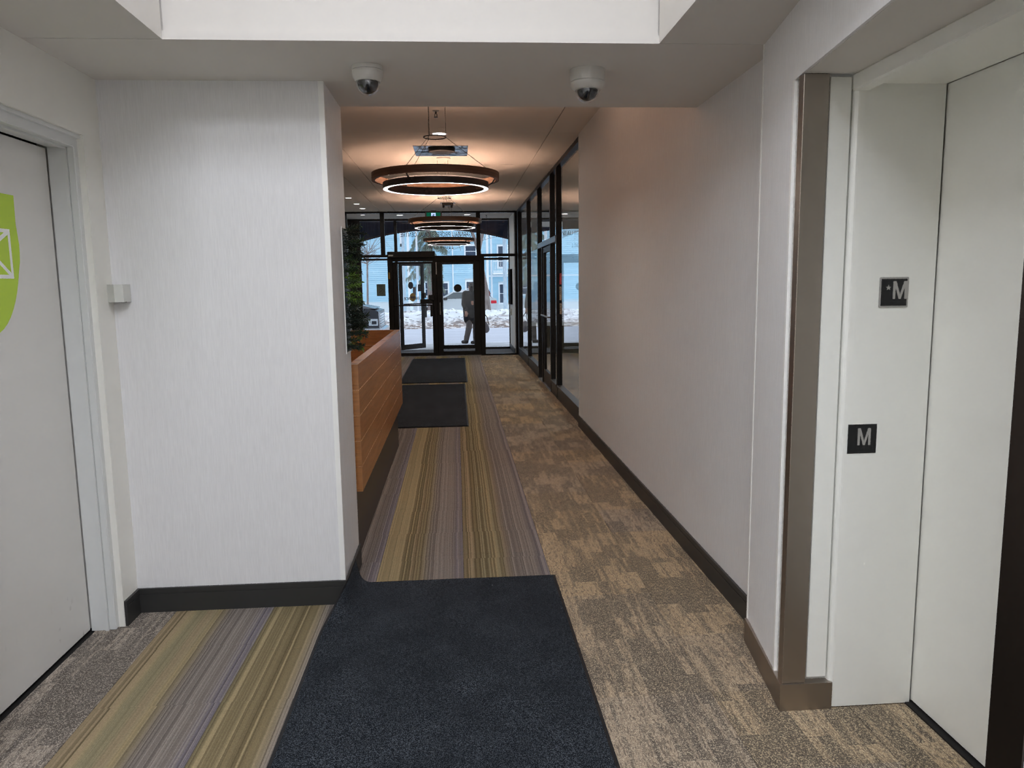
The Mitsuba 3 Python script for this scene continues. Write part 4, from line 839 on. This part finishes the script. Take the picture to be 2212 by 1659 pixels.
# ------------------------------------------------------------------ the person outside
k = thing('person', 'person in a dark coat and grey trousers walking past the door, carrying a bag', 'person')
plain('m_skin', (176, 132, 112), .6); plain('m_coat', (13, 14, 18), .85); plain('m_trouser', (98, 92, 90), .85); plain('m_boot', (40, 34, 34), .6); plain('m_hair', (36, 28, 26), .6); plain('m_fur', (86, 74, 62), .9)
def sph(p, r): return m3.Manifold.sphere(r, 20).translate(tuple(map(float, p)))
def bone(a, ra, b, rb): return m3.Manifold.batch_hull([sph(a, ra), sph(b, rb)])
def joined(parts, step=.03, it=8):
    m = parts[0]
    for q_ in parts[1:]: m = m + q_
    m = m.refine_to_length(step).to_mesh(); t = trimesh.Trimesh(m.vert_properties[:, :3], m.tri_verts, process=True); trimesh.smoothing.filter_taubin(t, iterations=it); return t
px, py, pz = .44, 21.0, -.165
def L(x, y, z): return np.array((px + x, py + y, pz + z))
hipL, hipR = L(-.09, 0, .90), L(.09, 0, .90); knL, knR = L(-.11, -.06, .49), L(.08, .08, .50); anL, anR = L(-.19, .12, .10), L(.07, -.02, .09)
shL, shR = L(-.19, 0, 1.40), L(.19, 0, 1.40); elL, elR = L(-.235, -.02, 1.12), L(.245, .02, 1.12); haL, haR = L(-.19, -.15, .92), L(.28, -.10, .97)
head = L(-.02, -.01, 1.585)
def hand(w, d, side_):
    d = d / np.linalg.norm(d); a_ = np.cross(d, (0, 0, 1)); a_ /= np.linalg.norm(a_); b_ = np.cross(a_, d); out_ = [bone(w, .03, w + d * .06, .035)]
    for q_, ln in enumerate((.062, .074, .070, .055)):
        o_ = w + d * .075 + a_ * (q_ - 1.5) * .021; m_ = o_ + d * ln * .5 - b_ * .006; out_ += [bone(o_, .0095, m_, .009), bone(m_, .009, m_ + d * ln * .3 - b_ * .028, .008)]
    o_ = w + d * .02 + a_ * side_ * .03; out_ += [bone(o_, .012, o_ + d * .03 + a_ * side_ * .025 - b_ * .01, .010), bone(o_ + d * .03 + a_ * side_ * .025 - b_ * .01, .010, o_ + d * .055 + a_ * side_ * .022 - b_ * .02, .009)]
    return out_
fd = np.array((-.6, .8, 0))                                     # the way the figure looks: away and to the left
fr_ = np.array((.8, .6, 0))
parts = [bone(hipL, .10, knL, .065), bone(hipR, .10, knR, .065), bone(knL, .062, anL, .042), bone(knR, .062, anR, .042), bone(anL, .04, anL + fd * .14 - (0, 0, .05), .03), bone(anR, .04, anR + fd * .14 - (0, 0, .045), .03),
         m3.Manifold.batch_hull([sph(hipL, .11), sph(hipR, .11), sph(L(0, 0, 1.12), .14)]), m3.Manifold.batch_hull([sph(shL, .07), sph(shR, .07), sph(L(0, 0, 1.12), .14)]), bone(L(0, 0, 1.38), .065, L(-.01, 0, 1.50), .055),
         bone(shL, .055, elL, .042), bone(elL, .04, haL, .03), bone(shR, .055, elR, .042), bone(elR, .04, haR, .03),
         m3.Manifold.batch_hull([sph(head, .085), sph(head + (0, 0, .045), .082), sph(head + fd * .035 - (0, 0, .055), .055)]), bone(head + fd * .09 + (0, 0, .01), .012, head + fd * .105 - (0, 0, .022), .014),
         sph(head + fr_ * .085 - (0, 0, .0), .022), sph(head - fr_ * .085, .022)]
put('body', joined(parts + hand(haL, np.array((.05, -.25, -1.0)), -1) + hand(haR, np.array((.05, -.2, -1.0)), 1), .018, 6), 'm_skin', k, True)
put('face', [trimesh.creation.icosphere(2, .011).apply_translation(head + fd * .083 + fr_ * .032 * s_ + np.array((0, 0, .012))) for s_ in (-1, 1)] + [rod(head + fd * .090 + fr_ * .022 - np.array((0, 0, .052)), head + fd * .090 - fr_ * .022 - np.array((0, 0, .052)), .006, 6)], 'm_hair', k)
put('hair', joined([m3.Manifold.batch_hull([sph(head + (0, 0, .055), .088), sph(head - fd * .03 + (0, 0, .01), .088), sph(head - fd * .03 - (0, 0, .09), .07)])]), 'm_hair', k, True)
put('coat', joined([m3.Manifold.batch_hull([sph(shL, .095), sph(shR, .095), sph(L(-.12, 0, 1.0), .15), sph(L(.12, 0, 1.0), .15)]), m3.Manifold.batch_hull([sph(L(-.12, 0, 1.0), .15), sph(L(.12, 0, 1.0), .15), sph(L(-.13, 0, .70), .125), sph(L(.12, 0, .70), .125)]),
    bone(shL, .095, elL, .075), bone(elL, .075, haL + (0, .02, .05), .055), bone(shR, .095, elR, .075), bone(elR, .075, haR + (0, .02, .05), .055), bone(L(0, 0, 1.42), .10, L(-.01, 0, 1.48), .075)]), 'm_coat', k, True)
put('hood', joined([bone(L(-.13, .02, 1.43), .055, L(.12, .02, 1.43), .055)]), 'm_fur', k, True)
put('trousers', joined([bone(hipL, .105, knL, .082), bone(hipR, .105, knR, .082), bone(knL, .085, anL + (0, 0, .03), .072), bone(knR, .085, anR + (0, 0, .03), .072)]), 'm_trouser', k, True)
for an in (anL, anR): put('boot', joined([bone(an + (0, 0, .10), .066, an - (0, 0, .02), .062), m3.Manifold.batch_hull([sph(an - (0, 0, .035), .056), sph(an + fd * .16 - (0, 0, .045), .047)])], .02, 5), 'm_boot', k, True)
k = thing('shoulder_bag', 'grey-brown slouchy bag hanging by a dark strap from the hand of the person', 'bag')
plain('m_bag', (104, 100, 104), .8)
bc = L(.325, -.14, .47)
bg = trimesh.creation.icosphere(3, 1.0); v = bg.vertices; v[:, 0] *= .125; v[:, 1] *= .07; v[:, 2] = np.where(v[:, 2] > 0, v[:, 2] * .17 , v[:, 2] * .15); v[:, 0] *= 1 - .35 * np.clip(v[:, 2] / .17, 0, 1); v[:, 0] += .03 * (v[:, 2] < 0) * -np.minimum(v[:, 2], 0) / .15
bg.apply_translation(bc); put('pouch', bg, 'm_bag', k, True)
put('strap', [path([bc + (-.07, 0, .12), bc + (-.03, 0, .28), haR + (.0, -.01, -.06), bc + (.07, 0, .28), bc + (.11, 0, .08)], .011, 6)], 'm_coat', k)
